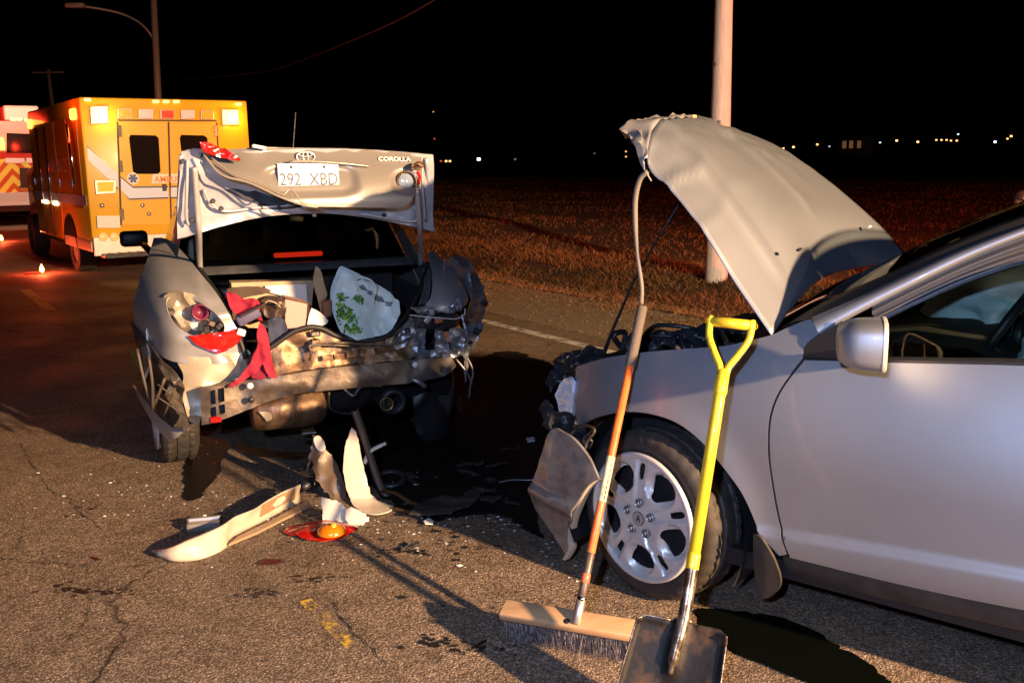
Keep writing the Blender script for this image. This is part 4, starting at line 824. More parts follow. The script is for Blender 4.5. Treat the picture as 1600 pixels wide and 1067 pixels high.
# underneath: silencer, tail pipe, spare wheel well
mf = Vector((0.1,0.178,0.33)); b = MB(); prof = [(.001, .20), (.07, .20), (.098, .185), (.105, .16), (.106, .06), (.109, .05), (.106, .04), (.106, -.12), (.09, -.17), (.06, -.19), (.001, -.19)]
b.lathe(prof, mf, 'y', 40); mo = b.build('silencer', mat('rusty_silencer', (.16, .085, .045), .42, .5, 0, col2=(.33, .22, .13), vscale=8, bump=.35, bscale=25, thresh=(.42, .62)), sedan, True)
rearpanel('heat_shield_scrap', [(0.344,0.358,1),(0.293,0.356),(0.276,0.313),(0.308,0.303,1)], -.03, INCR, .01, 9, 2)
tp = Vector((-0.02,-0.32,0.328)); b = MB(); b.lathe([(.030, .3), (.034, .06), (.036, 0), (.038, -.004), (.034, -.006), (.031, 0), (.030, .12), (.001, .12)], tp, 'x', 28); b.build('tail_pipe', mat('brassy_pipe', (.35, .25, .13), .3, .8, bump=.1), sedan, True)
b = MB(); b.lathe([(.075, .3), (.078, .05), (.07, .02), (.045, .015), (.044, .3)], tp+Vector((.0, -.045, .0)), 'x', 24); b.build('pipe_shroud', BLACKM, sedan, True)
b = MB(); b.grid([[(.08+.02*ridge((y, z, 0), 6, 2)+(.60-z)*.55, y, z) for y in [k/8*1.3-.75 for k in range(9)]] for z in (.62, .52, .42, .34, .27)]); b.build('floor_pan', mat('grimy_floor_pan', (.020, .019, .02), .4, .2, bump=.6, bscale=22), sedan, True)
b = MB(); b.lathe([(.28, .42), (.27, .30), (.22, .25), (.001, .245)], (.42, -.12, 0), 'z', 28); b.build('spare_wheel_well', BLACKM, sedan, True)
for k, P in enumerate(([(0,-0.076,0.456), (0,-0.147,0.386), (-0.03,-0.185,0.438), (-0.04,-0.299,0.436)], [(-0.08,-0.436,0.473), (-0.1,-0.483,0.449), (-0.08,-0.519,0.417)], [(0.02,-0.023,0.415), (0.05,-0.036,0.309), (0.08,-0.184,0.257)])):
    b = MB(); b.tube(crom(P, 5), (.007, .014, .008)[k], 7); b.build('hanging_strap', GREYST if k < 2 else BLACKM, sedan, True)
# trunk interior
TR = mat('trunk_carpet', (.022, .021, .021), .95, bump=.5, bscale=150)
b = MB(); b.box((.5, 0, .585), (.72, 1.16, .02)); b.box((.54, .60, .74), (.6, .03, .32)); b.box((.54, -.60, .74), (.6, .03, .32)); b.build('trunk_liner', TR, sedan)

# trunk lid: inner frame, torn outer skin with plate recess, gooseneck hinges
lid = bpy.data.objects.new('trunk_lid', None); COL.objects.link(lid); lid.parent = sedan; lid.empty_display_size = .1
def lidx(z, top=1.66): return lerp(.12, .30, (top-z)/.46)
def inf(y, z):
    e = .014*ridge((y, 0, z), 5, 2)+.006*ridge((y, 0, z), 13, 4)
    fr = .018*sm(.045, .02, abs(abs(y)-.56))+.014*sm(.03, .01, abs(z-(1.33-.16*(y/.66)**2)-.03))
    return (lidx(z)-e-fr, y, z)
panel('inner_frame', [(0.618,1.664,1),(0.561,1.679),(0.508,1.672),(0.422,1.655),(0.245,1.666),(-0.02,1.673),(-0.292,1.664),(-0.658,1.632,1),(-0.67,1.551),(-0.681,1.304),(-0.696,1.211,1),(-0.611,1.236),(-0.528,1.256),(-0.395,1.289),(-0.224,1.32),(-0.059,1.339),(0.107,1.338),(0.27,1.326),(0.427,1.292),(0.541,1.263),(0.666,1.229,1),(0.657,1.395),(0.631,1.559)], inf, INNER, lid, .022, .01, flip=True, auto=40)
for P in ([(0.1,0.621,1.646), (0.25,0.64,1.467), (0.35,0.651,1.334), (0.4,0.65,1.245)], [(0.1,-0.614,1.614), (0.25,-0.666,1.398), (0.38,-0.711,1.223)], [(0.42,0.651,1.226), (0.42,0.529,1.262), (0.41,0.417,1.292), (0.4,0.26,1.328), (0.39,0.095,1.34), (0.39,-0.074,1.341), (0.39,-0.241,1.322), (0.4,-0.418,1.291), (0.41,-0.555,1.256), (0.42,-0.721,1.21)]):
    b = MB(); b.tube(crom(P, 6), .010, 8); b.build('lid_flange', INNER, lid, True)
rearpanel('lid_opening', [(0.479,1.585),(0.426,1.543),(0.33,1.493),(0.205,1.437),(0.103,1.395),(0.143,1.383),(0.271,1.4),(0.394,1.455),(0.461,1.496)], .19, mat('lid_cavity', (.03, .035, .05), .6), .01, 6, 4, parent=lid)
rearpanel('lid_opening', [(0.302,1.427),(0.206,1.414),(0.077,1.388),(0.011,1.379),(0.111,1.362),(0.241,1.373)], .21, mat('lid_cavity_brown', (.04, .03, .022), .6), .005, 6, 4, parent=lid)
# outer skin
def skx(y, z):
    t = (1.675-z)/.32; x = .12-.13*sm(-.1, 1.05, t)-.03*sin(pi*min(1, max(0, t)))
    x += .05*max(0, abs(y)-.25)**2*3
    # plate recess
    ry = (y-.005)/.215; rz = (z-1.512)/.068; d = max(abs(ry)**4+abs(rz)**4, 0)**.25
    x += .028*sm(1.16, .92, d)
    hy = (y+.487)/.075; hz = (z-1.498)/.052; d2 = sqrt(hy*hy+hz*hz); x += .022*sm(1.25, .85, d2)
    tear = sm(.20, .50, y); x += -.05*tear*(1-sm(.0, .12, z-1.55))+.012*ridge((y, 0, z), 7, 3)*tear
    return x
OUTER = mat('lid_paint', (.36, .335, .30), .36, .45, .35, bump=.015, bscale=400)
panel('outer_skin', [(0.533,1.674,1),(0.439,1.67),(0.318,1.678),(0.245,1.684),(0.087,1.678),(-0.103,1.674),(-0.299,1.666),(-0.465,1.651),(-0.591,1.63,1),(-0.582,1.581),(-0.563,1.525),(-0.527,1.45),(-0.5,1.398),(-0.458,1.362),(-0.352,1.366),(-0.219,1.373),(-0.047,1.382),(-0.014,1.383,1),(0.065,1.398),(0.176,1.442),(0.314,1.512),(0.444,1.554),(0.524,1.65,1)], lambda y, z: (skx(y, z), y, z), OUTER, lid, .014, .008, holes=[ell(-.487, 1.498, .052, .036, 20)], it=2, flip=True)
b = MB(); b.tube(crom([(0,0.52,1.647), (-0.03,0.446,1.552), (-0.06,0.32,1.51), (-0.1,0.187,1.442), (-0.12,0.082,1.4), (-0.12,0.004,1.385)], 6), .006, 8); b.tube(crom([(0.02,0.485,1.632), (-0.02,0.388,1.553), (-0.06,0.259,1.496), (-0.1,0.175,1.451), (-0.1,0.137,1.475), (-0.11,0.108,1.453), (-0.12,0.087,1.415), (-0.12,0.027,1.392)], 6), .005, 7); b.build('torn_edge', mat('torn_bright_edge', (.5, .42, .32), .3, .5), lid, True)
rearpanel('lid_tail_lamp', [(0.533,1.708,1),(0.495,1.708),(0.452,1.683),(0.406,1.664),(0.347,1.627),(0.354,1.614),(0.426,1.628),(0.508,1.653),(0.53,1.672)], .0, RED_LENS, .005, 16, 4, .01, .02, parent=lid, slope=-.0)
b = MB(); b.lathe([(.056, .03), (.054, -.004), (.046, .0), (.042, .03)], (skx(-.487, 1.50)-.012, -.487, 1.498), 'x', 28); b.lathe([(.040, .018), (.026, .010), (.001, .006)], (skx(-.487, 1.50)-.012, -.487, 1.498), 'x', 24, mi=1); b.build('lamp_hole', [mat('dark_brass_rim', (.10, .07, .045), .35, .5), mat('blue_grey_lens', (.32, .40, .52), .12, .3, .3, bump=.3, bscale=30)], lid, True)
rearpanel('broken_lamp_corner', [(-0.489,1.569),(-0.532,1.601),(-0.566,1.607),(-0.568,1.568),(-0.537,1.549)], .0, RUST, .02, 20, 4, .008, parent=lid)
b = MB(); b.tube([(0.02,-0.541,1.548), (0.02,-0.554,1.522), (0.03,-0.549,1.482)], .008, 6); b.build('red_lamp_strip', RED_LENS, lid)
b = MB(); b.tube(crom([(0.03,0.112,1.609), (0.03,0.023,1.609), (0.03,-0.105,1.601), (0.04,-0.237,1.586), (0.04,-0.293,1.579)], 4), [.008]*17, 8, flat=.8); b.build('plate_garnish', OUTER, lid, True)
# maker's emblem: three interlaced rings
ec = Vector((0,0.023,1.631)); ec.x = skx(ec.y, ec.z)-.010
b = MB()
def ering(cy, cz, ry, rz, r): b.tube([ec+Vector((-.004, cy+ry*cos(a), cz+rz*sin(a))) for a in [2*pi*k/28 for k in range(29)]], r, 6, cap=False)
ering(0, 0, .046, .026, .0042); ering(0, .001, .013, .024, .0034); ering(0, .012, .032, .011, .0034); b.build('lid_emblem', mat('satin_emblem', (.75, .72, .68), .25, .6), lid, True)
# plate and lettering
pc = Vector((-0.03,0.018,1.524)); pc.x = skx(pc.y, pc.z)-.012
tl = Vector((.035, 0, .32)).normalized()
PM = basis(pc, (0, -1, -.012), (.10, 0, 1))
b = MB(); b.box((0, 0, 0), (.305, .150, .004), bev=.0015)
pl_ = b.build('licence_plate', mat('plate_white', (.80, .80, .78), .35), lid); pl_.data.transform(PM)
text_mesh('plate_text', '292  XBD', .088, INK, pl_, PM @ Matrix.Translation((.0, -.008, .0030)), .0006, sx=.82)

b = MB()
for x in (-.085, .08): b.lathe([(.007, .002), (.007, .006), (.001, .007)], (x, .056, 0), 'z', 10)
o = b.build('plate_bolt', BLACKM, pl_); o.data.transform(PM)
BADGE = mat('satin_badge', (.82, .76, .68), .35, .25)
tm = text_mesh('model_lettering', 'COROLLA', .030, BADGE, lid, basis((skx(-.43, 1.61)-.010, -.435, 1.612), (0, -1, -.03), (.25, 0, 1)), .003, .0006, 1.25)
b = MB(); b.box((0.3,-0.011,1.347), (.04, .05, .03), bev=.006); b.box((0.3,-0.038,1.336), (.03, .022, .04), bev=.005); b.build('lid_latch', mat('pink_beige_latch', (.55, .42, .32), .4, .3), lid)
b = MB(); b.box((0.08,0.25,1.682), (.03, .07, .018), Matrix.Rotation(.2, 3, 'X'), bev=.006); b.build('broken_foam', WHITE, lid)
for P in ([(0.11,0.592,1.624), (0.13,0.604,1.5), (0.17,0.617,1.357), (0.2,0.61,1.301)], [(0.15,0.526,1.479), (0.17,0.494,1.408), (0.19,0.427,1.366), (0.2,0.273,1.377), (0.2,0.077,1.388)], [(0.16,-0.557,1.363), (0.19,-0.578,1.306), (0.2,-0.537,1.279), (0.2,-0.257,1.333)], [(0.11,-0.591,1.587), (0.14,-0.601,1.438), (0.2,-0.626,1.279)]):
    b = MB(); b.tube(crom(P, 6), .008, 8); b.build('pressed_rib', INNER, lid, True)
for q in ((0.15,0.484,1.421), (0.1,0.614,1.619), (0.17,0.446,1.381), (0.19,0.59,1.327), (0.19,-0.394,1.319), (0.19,0.157,1.374)):
    b = MB(); b.lathe([(.012, .01), (.012, -.004), (.009, -.005), (.001, -.003)], q, 'x', 14); b.build('frame_hole', BLACKP, lid, True)
for P, w_ in (([(0.09,0.563,1.587), (0.12,0.562,1.499), (0.17,0.561,1.371), (0.22,0.56,1.266), (0.45,0.558,1.122), (0.58,0.557,0.998)], .0145), ([(0.1,-0.556,1.453), (0.16,-0.579,1.335), (0.22,-0.597,1.227), (0.45,-0.658,1.1), (0.58,-0.688,0.997)], .0145)):
    b = MB(); b.tube(crom(P, 6), w_, 10); b.build('gooseneck_hinge', mat('painted_hinge', (.55, .53, .5), .4, .3), lid, True)
b = MB(); b.tube(crom([(0.1,0.522,1.654), (0.22,0.564,1.514), (0.33,0.571,1.398), (0.42,0.572,1.26), (0.5,0.572,1.083)], 6), .004, 6); b.build('lid_wire', BLACKP, lid, True)
b = MB(); b.lathe([(.022, .0), (.02, -.012), (.001, -.02)], (0.18,0.538,1.552), 'x', 14); b.lathe([(.009, .0), (.009, -.01), (.001, -.012)], (0.24,0.485,1.421), 'x', 10, 0); b.build('lid_stud', INNER, lid, True)

# ------------------------------------------------------------------ things lying in the open trunk
def onsedan(o): o.parent = None
SW = Matrix.Translation((-.984, 4.899, 0)) @ Matrix.Rotation(radians(110), 4, 'Z')
def load(name, label, cat, m, build, parts=None, **k):
    t = thing(name, label, cat, (-.984, 4.899, 0), radians(110)); build(t); return t
CARD = mat('cardboard', (.55, .40, .24), .8, col2=(.48, .34, .2), vscale=6, bump=.1, bscale=60)
PAPER = mat('white_paper', (.80, .78, .72), .7, bump=.05, bscale=30)
def f_case(t):
    b = MB(); b.box((.66, .245, .885), (.16, .47, .085), bev=.018); b.build('case_body', mat('brown_black_leather', (.055, .034, .022), .38, bump=.5, bscale=45), t, True)
    b = MB()
    for k in range(8): b.lathe([(.009, 0), (.007, -.006), (.001, -.008)], (.578, .06+k*.053, .865+(k % 3)*.006), 'x', 10)
    b.build('rivet', mat('brass_rivet', (.6, .42, .2), .3, .8), t, True)
load('leather_case', 'dark studded case lying at the back of the open trunk', 'case', None, f_case)
def f_box(t):
    b = MB(); b.prism([(0.41,0.971,1),(-0.026,0.956,1),(-0.009,0.842,1),(0.005,0.699,1),(0.158,0.711),(0.362,0.733),(0.417,0.807)], lambda y, z: (.36, y, z), lambda y, z: (.55, y, z)); b.build('box_side', CARD, t)
    b = MB(); b.prism([(0.411,0.981,1),(-0.014,0.97,1),(-0.013,0.949,1),(0.411,0.957,1)], lambda y, z: (.34, y, z), lambda y, z: (.36, y, z)); b.build('box_edge', CARD, t)
    b = MB(); b.prism([(0.236,0.955,1),(0.019,0.952,1),(0.021,0.847,1),(0.155,0.898,1),(0.242,0.927,1)], lambda y, z: (.332, y, z), lambda y, z: (.352, y, z)); b.build('white_liner', PAPER, t)
    panel('torn_flap', [(0.438,0.953,1),(0.355,0.962),(0.24,0.951),(0.198,0.921),(0.292,0.91),(0.376,0.895),(0.362,0.852),(0.232,0.809),(0.06,0.846),(0.029,0.844),(0.038,0.76,1),(0.416,0.787,1)], lambda y, z: (.318+.006*ridge((y, 0, z), 12, 2), y, z), mat('brown_card', (.075, .045, .026), .7), t, .02, .006, flip=True)
    panel('open_flap', [(-0.009,1.068,1),(-0.038,1.046),(-0.06,0.942),(-0.075,0.899),(-0.049,0.873),(-0.056,0.796),(-0.032,0.812),(-0.014,0.91),(0.006,0.973,1),(-0,1.031)], lambda y, z: (.20+.012*ridge((y, 0, z), 14, 5)+(.9-z)*.3, y, z), CARD, t, .012, .005, flip=True, auto=30)
load('cardboard_box', 'torn cardboard box with white lining open in the middle of the trunk', 'box', None, f_box)
def f_brown(t):
    b = MB(); b.prism([(-0.038,0.874,1),(-0.085,0.878,1),(-0.081,0.795,1),(-0.041,0.788,1)], lambda y, z: (.16, y, z), lambda y, z: (.30, y, z)); b.build('carton_body', mat('orange_brown_card', (.34, .15, .07), .7), t, bev=.004)
load('brown_carton', 'small orange-brown carton wedged between the white paper and shopping bag', 'carton', None, f_brown)
def f_pink(t):
    b = MB(); b.prism([(0.163,0.914,1),(0.047,0.879,1),(0.061,0.748,1),(0.173,0.742,1)], lambda y, z: (.12, y, z), lambda y, z: (.26, y, z)); b.build('box_front', mat('pale_pink_card', (.56, .33, .28), .6, bump=.05), t, bev=.004)
    b = MB(); b.tube([(0.115,0.161,0.912), (0.115,0.044,0.877), (0.115,0.058,0.745)], .004, 5); b.build('box_edge', mat('brown_edge', (.12, .07, .04), .6), t)
load('pink_box', 'flat pale pink box standing between jeans and white paper', 'box', None, f_pink)
def f_paper(t):
    panel('paper_sheet', [(0.032,0.854,1),(-0.004,0.835),(-0.03,0.809),(-0.052,0.78,1),(-0.041,0.761),(-0,0.753),(0.061,0.751,1),(0.051,0.808)], lambda y, z: (.09+.01*ridge((y, 0, z), 9, 4), y, z), PAPER, t, .012, .003, flip=True, auto=25)
load('paper_sheet', 'crumpled white paper sheet beside the pink box', 'paper', None, f_paper)
def cloth(t, name, pts, x, m, amp, sc, seed, step=.012, thick=.008, slope=0):
    zm = max(p[1] for p in pts)
    return panel(name, pts, lambda y, z: (x-amp*(ridge((y*1.8, 0, z*.6), sc, seed)+.5*nz((y, 0, z), sc*2.3, seed))+slope*(zm-z), y, z), m, t, step, thick, flip=True)
REDC = mat('crimson_cloth', (.36, .018, .045), .85, bump=.35, bscale=160)
def f_red(t):
    cloth(t, 'cloth_bundle', [(0.46,0.968,1),(0.43,0.972),(0.393,0.944),(0.376,0.917),(0.35,0.935),(0.306,0.925),(0.292,0.891),(0.304,0.852),(0.288,0.811),(0.313,0.82),(0.343,0.848),(0.38,0.871),(0.406,0.846),(0.436,0.868),(0.452,0.915)], .06, REDC, .03, 12, 3)
    cloth(t, 'hanging_sleeve', [(0.321,0.838,1),(0.301,0.817),(0.285,0.77),(0.28,0.688),(0.273,0.606),(0.254,0.554,1),(0.282,0.547),(0.309,0.583),(0.319,0.636),(0.345,0.596),(0.375,0.572),(0.421,0.547),(0.459,0.527),(0.493,0.524,1),(0.482,0.54),(0.438,0.568),(0.394,0.616),(0.357,0.672),(0.335,0.725),(0.343,0.781)], -.13, REDC, .022, 14, 5)
    cloth(t, 'hanging_fold', [(0.352,0.645,1),(0.313,0.658),(0.293,0.591),(0.289,0.548),(0.352,0.547),(0.382,0.556)], -.115, mat('dark_crimson_cloth', (.20, .012, .03), .9), .012, 14, 7)
load('crimson_garment', 'crimson garment spilling from the trunk over the bumper beam', 'garment', None, f_red)
def f_pouch(t):
    b = MB(); c = Vector((0,0.363,0.848)); b.box(c, (.06, .125, .055), Matrix.Rotation(-.42, 3, 'X'), bev=.012); b.build('pouch_body', mat('purple_grey_nylon', (.10, .09, .17), .6, bump=.3, bscale=90), t, True)
    b = MB(); b.box(c+Vector((-.01, -.015, .030)), (.055, .13, .012), Matrix.Rotation(-.42, 3, 'X'), bev=.004); b.build('pouch_zip', BLACKP, t)
load('purple_pouch', 'small purple-grey pouch lying on the crimson garment', 'pouch', None, f_pouch)
def f_jeans(t):
    cloth(t, 'denim', [(0.258,0.827,1),(0.219,0.837),(0.187,0.819),(0.175,0.774),(0.173,0.734),(0.201,0.709),(0.234,0.685),(0.263,0.694),(0.272,0.748)], .02, mat('dark_denim', (.045, .055, .10), .85, bump=.4, bscale=150), .03, 9, 4)
load('denim_jeans', 'rolled dark blue jeans beside the pink box', 'jeans', None, f_jeans)
def f_bag2(t):
    cloth(t, 'bag_body', [(0.288,0.902,1),(0.241,0.926),(0.183,0.915),(0.155,0.893),(0.163,0.819),(0.209,0.805),(0.255,0.805),(0.285,0.848)], .13, mat('brown_bag_leather', (.05, .028, .018), .42, bump=.3, bscale=60), .018, 8, 9, thick=.05)
    b = MB(); b.tube(crom([(0.08,0.27,0.896), (0.07,0.251,0.91), (0.07,0.213,0.894), (0.08,0.194,0.871)], 5), .004, 6); b.build('bag_strap', mat('tan_piping', (.5, .36, .24), .5), t, True)
    b = MB(); b.box((0.06,0.195,0.898), (.008, .018, .016), bev=.002); b.build('bag_clasp', CHROME, t)
load('brown_handbag', 'dark brown handbag with pale piping behind the jeans', 'bag', None, f_bag2)
def f_shop(t):
    pts = [(-0.143,1.04,1),(-0.179,1.022),(-0.219,1.002),(-0.31,0.946),(-0.439,0.861,1),(-0.433,0.795,1),(-0.381,0.722,1),(-0.327,0.691),(-0.17,0.692,1),(-0.1,0.729,1),(-0.079,0.782),(-0.078,0.891,1),(-0.113,0.981)]
    def bf(y, z): return (.06-.05*sm(.16, .0, abs(y+.19))-.022*ridge((y, 0, z), 6, 3)-.014*crease((y, 0, z), 9, 2)-.03*exp(-((y+.14)/.10)**2-((z-.74)/.10)**2)+.35*(z-.72), y, z)
    TEAL = mat('pale_teal_bag', (.66, .86, .83), .38, 0, .15, col2=(.84, .92, .88), vscale=3.5, bump=.12, bscale=12)
    panel('bag_front', pts, bf, TEAL, t, .014, .004, flip=True)
    panel('bag_back', [(p[0]-.01, p[1]+.015) for p in pts], lambda y, z: (bf(y, z)[0]+.14, y, z), TEAL, t, .03, .004, flip=True)
    GRY = mat('grey_print', (.20, .24, .27), .5)
    for P in ([(-0.217,0.957,1),(-0.245,0.962,1),(-0.267,0.927,1),(-0.23,0.939,1)], [(-0.264,0.93,1),(-0.294,0.925,1),(-0.286,0.902,1),(-0.26,0.914,1)], [(-0.297,0.911,1),(-0.345,0.888,1),(-0.358,0.859,1),(-0.316,0.869,1),(-0.293,0.888,1)], [(-0.361,0.866,1),(-0.399,0.86,1),(-0.384,0.837,1),(-0.357,0.842,1)]):
        panel('printed_tab', P, lambda y, z: (bf(y, z)[0]-.006, y, z), GRY, t, .012, .002, flip=True, it=0)
    b = MB(); b.tube(crom([(0.02,-0.193,0.999), (0,-0.223,1.013), (-0.01,-0.268,0.995), (0,-0.292,0.955), (0,-0.283,0.912), (0.01,-0.276,0.87)], 6), .0055, 8, flat=.6); b.build('bag_handle', TEAL, t, True)
    rr = random.Random(8); G1 = mat('leaf_green_print', (.10, .30, .03), .5); G2 = mat('light_green_print', (.36, .52, .06), .5)
    mb = MB(); cs = [(-0.108,0.913),(-0.127,0.902),(-0.208,0.9),(-0.113,0.821),(-0.1,0.829),(-0.135,0.806),(-0.162,0.797),(-0.127,0.752),(-0.16,0.742),(-0.187,0.747),(-0.112,0.862),(-0.144,0.833),(-0.092,0.799),(-0.214,0.882)]
    for k in range(230):
        c = rr.choice(cs); y0, z0 = c[0]+rr.gauss(0, .012), c[1]+rr.gauss(0, .010); a = rr.uniform(0, 6.28); l = rr.uniform(.006, .017)
        P = [(y0+u*cos(a)-v*sin(a), z0+u*sin(a)+v*cos(a)) for u, v in ((-l, 0), (-l*.3, l*.34), (l*.5, l*.25), (l, 0), (l*.4, -l*.28), (-l*.4, -l*.3))]
        if all(inside(p, pts) for p in P): mb.add([(bf(y, z)[0]-.0066-.00004*k, y, z) for y, z in P], [tuple(range(6))], k % 3)
    tag(mb.build('plant_print', [G1, G2, mat('dark_leaf_print', (.03, .14, .02), .5)], t), kind='stuff')
load('shopping_bag', 'pale teal plastic shopping bag with green plant print and handle', 'shopping bag', None, f_shop)

# ------------------------------------------------------------------ ambulance
ambulance = thing('ambulance', 'yellow box ambulance with lit warning lights seen from its rear doors', 'ambulance', (-4.967, 14.39, 0), radians(90+35))
YEL = mat('ambulance_yellow', (.82, .46, .025), .32, 0, .4, col2=(.78, .43, .02), vscale=2)
ALU = mat('brushed_aluminium', (.55, .52, .5), .35, .7, bump=.1, bscale=60)
PALE = mat('diamond_plate', (.62, .55, .52), .4, .4, bump=.5, bscale=50)
NAVY = mat('navy_stripe', (.03, .05, .14), .4)
WSTR = mat('white_reflective_stripe', (.64, .76, .98), .35)
DGLASS = mat('dark_window', (.012, .008, .008), .06, 0, .5)
b = MB(); b.box((2.1, 0, 1.50), (4.2, 2.4, 2.10), bev=.035); b.build('box_body', YEL, ambulance, auto=40)
b = MB(); b.box((2.1, 0, .44), (4.1, 2.3, .10)); b.build('chassis', BLACKM, ambulance)
b = MB(); b.box((5.3, 0, 1.05), (2.1, 2.0, 1.1), bev=.1); b.box((4.75, 0, 1.8), (1.1, 1.9, .6), bev=.15); b.build('cab', YEL, ambulance, auto=40)
b = MB(); b.grid([[(lerp(5.3, 5.75, 1-t), y, lerp(2.08, 1.6, 1-t)) for y in (-.9, 0, .9)] for t in (0, 1)]); b.build('windscreen', DGLASS, ambulance)
b = MB(); b.box((-.012, 0, .475), (.05, 2.38, .27), bev=.01); b.build('kick_plate', PALE, ambulance)
b = MB(); b.box((-.14, 0, .345), (.28, 2.2, .06), bev=.01); b.build('rear_step', BLACKM, ambulance)
for k in range(16):
    b = MB(); b.box((-.15, -1.0+k*.133, .378), (.2, .03, .008)); b.build('step_tread', BLACKP, ambulance)
def arect(name, pts, m, x=-.005, d=.02, bev=.004, parent=None, it=0):
    P = smooth_pts(pts, it) if it else pts
    b = MB(); b.prism([p[:2] for p in P], lambda y, z: (x, y, z), lambda y, z: (x-d, y, z)); return b.build(name, m, parent or ambulance, bev=bev)
d1 = arect('rear_door', [(0.707,2.222),(0.021,2.228),(0.095,0.726),(0.781,0.761)], YEL, -.002, .022, .006)
d2 = arect('rear_door', [(0.002,2.228),(-0.694,2.216),(-0.661,0.688),(0.077,0.725)], YEL, -.002, .022, .006)
arect('window', [(0.557,2.035),(0.21,2.027),(0.167,1.99),(0.179,1.514),(0.218,1.477),(0.525,1.484),(0.566,1.521),(0.579,1.99)], DGLASS, -.026, .006, .002, d1)
arect('window', [(-0.159,2.036),(-0.498,2.028),(-0.543,1.99),(-0.554,1.499),(-0.513,1.462),(-0.208,1.469),(-0.154,1.507),(-0.136,1.99)], DGLASS, -.026, .006, .002, d2)
for pts, par, x in (([(1.147,1.868),(0.77,1.489),(0.788,1.291),(1.156,1.692)], None, -.003), ([(0.741,1.434),(0.586,1.285),(0.088,1.279),(0.099,1.14),(0.652,1.14),(0.755,1.262)], d1, -.025), ([(0.051,1.278),(-0.656,1.277),(-0.654,1.133),(0.062,1.139)], d2, -.025)):
    cy = sum(p[0] for p in pts)/len(pts); cz = sum(p[1] for p in pts)/len(pts)
    arect('stripe_border', [(p[0], p[1]+(.022 if p[1] > cz else -.022)) for p in pts], NAVY, x, .003, 0, par)
    arect('stripe', pts, WSTR, x-.003, .003, 0, par)
# six-pointed medical star on a white disc
c = [(0.574,1.421)][0]; arect('star_disc', ell(c[0], c[1], .085, .085, 24), WHITE, -.029, .003, 0, d1)
b = MB()
for k in range(3):
    a = radians(60*k); P = [(u*cos(a)-v*sin(a)+c[0], u*sin(a)+v*cos(a)+c[1]) for u, v in ((-.065, -.018), (.065, -.018), (.065, .018), (-.065, .018))]
    b.prism(P, lambda y, z: (-.0325-.0002*k, y, z), lambda y, z: (-.034-.0002*k, y, z))
b.build('medical_star', mat('star_blue', (.03, .08, .3), .4), d1)
arect('name_plate', [(0.292,1.479),(0.072,1.474),(0.083,1.345),(0.321,1.342)], WHITE, -.025, .004, 0, d1)
arect('name_plate', [(0.035,1.474),(-0.456,1.473),(-0.455,1.34),(0.045,1.344)], WHITE, -.025, .004, 0, d2)
ca = [(-0.071,1.406)][0]
text_mesh('ambulance_lettering', 'AMBULANCE', .125, mat('orange_letters', (.75, .25, .02), .5), ambulance, basis((-.031, ca[0], ca[1]-.01), (0, -1, 0), (0, 0, 1)), .001, .002, .95)
b = MB(); b.box((-.04, [(0.143,1.281)][0][0], [(0.143,1.281)][0][1]), (.03, .06, .10), bev=.008); b.build('door_handle', BLACKP, d1)
for p in [(0.701,2.088),(0.727,1.596),(0.768,0.916),(-0.676,2.094),(-0.676,1.573),(-0.654,0.853)]:
    b = MB(); b.box((-.03, p[0], p[1]), (.03, .05, .16), bev=.006); b.build('hinge', CHROME, ambulance)
for P in ([(0.012,2.219),(-0.006,2.219),(0.077,0.725),(0.095,0.726)], [(0.725,2.213),(0.708,2.213),(0.781,0.761),(0.799,0.762)], [(-0.694,2.216),(-0.714,2.216),(-0.681,0.687),(-0.661,0.688)], [(0.713,2.248),(-0.707,2.254),(-0.706,2.235),(0.714,2.23)]):
    arect('door_seal', P, SEAL, -.003, .024, 0)
for p in [(1.025,1.054),(0.473,1.033),(0.393,0.909)]:
    b = MB(); b.lathe([(.035, .0), (.03, -.02), (.001, -.022)], (-.012, p[0], p[1]), 'x', 12); b.build('lock', ALU, ambulance, True)
arect('licence_plate', [(1.116,0.914),(0.805,0.9),(0.811,0.726),(1.123,0.742)], WHITE, -.035, .012, .003)
ml = arect('side_flasher', [(1.097,1.407),(0.804,1.408),(0.829,1.219),(1.098,1.21)], mat('chrome_bezel', (.5, .45, .4), .3, .8), -.002, .03, .006)
arect('flasher_lens', [(1.066,1.379),(0.841,1.382),(0.862,1.247),(1.069,1.245)], mat('amber_lamp_on', (.9, .35, .02), .2, 0, .5, emit=(1, .42, .04), estr=.7), -.03, .02, .006, ml)
def lampbox(pts, col, em, st, grow=.03):
    cy = sum(p[0] for p in pts)/len(pts); cz = sum(p[1] for p in pts)/len(pts)
    fr = arect('warning_lamp', [(cy+(p[0]-cy)*(1+grow*5), cz+(p[1]-cz)*(1+grow*6)) for p in pts], ALU, -.002, .03, .006)
    arect('lamp_lens', pts, mat('lens_%d_%d' % (int(col[0]*99), int(st*10)+int(em[1]*100)), col, .2, 0, .4, emit=em, estr=st, bump=.3, bscale=40), -.03, .025, .008, fr)
lampbox([(1.049,2.401),(0.844,2.414),(0.854,2.211),(1.058,2.201)], (.9, .6, .2), (1, .52, .10), 6)
lampbox([(-0.805,2.396),(-1.032,2.399),(-1.028,2.2),(-0.801,2.198)], (.9, .6, .2), (1, .52, .10), 6)
lampbox([(0.692,2.39),(0.526,2.392),(0.528,2.277),(0.702,2.275)], (.8, .3, .02), (1, .34, .02), .35)
lampbox([(0.404,2.386),(0.225,2.388),(0.235,2.271),(0.414,2.269)], (.7, .5, .5), (1, .55, .5), .25)
lampbox([(0.099,2.381),(-0.075,2.384),(-0.066,2.275),(0.108,2.273)], (.6, .02, .01), (1, .03, .01), .5)
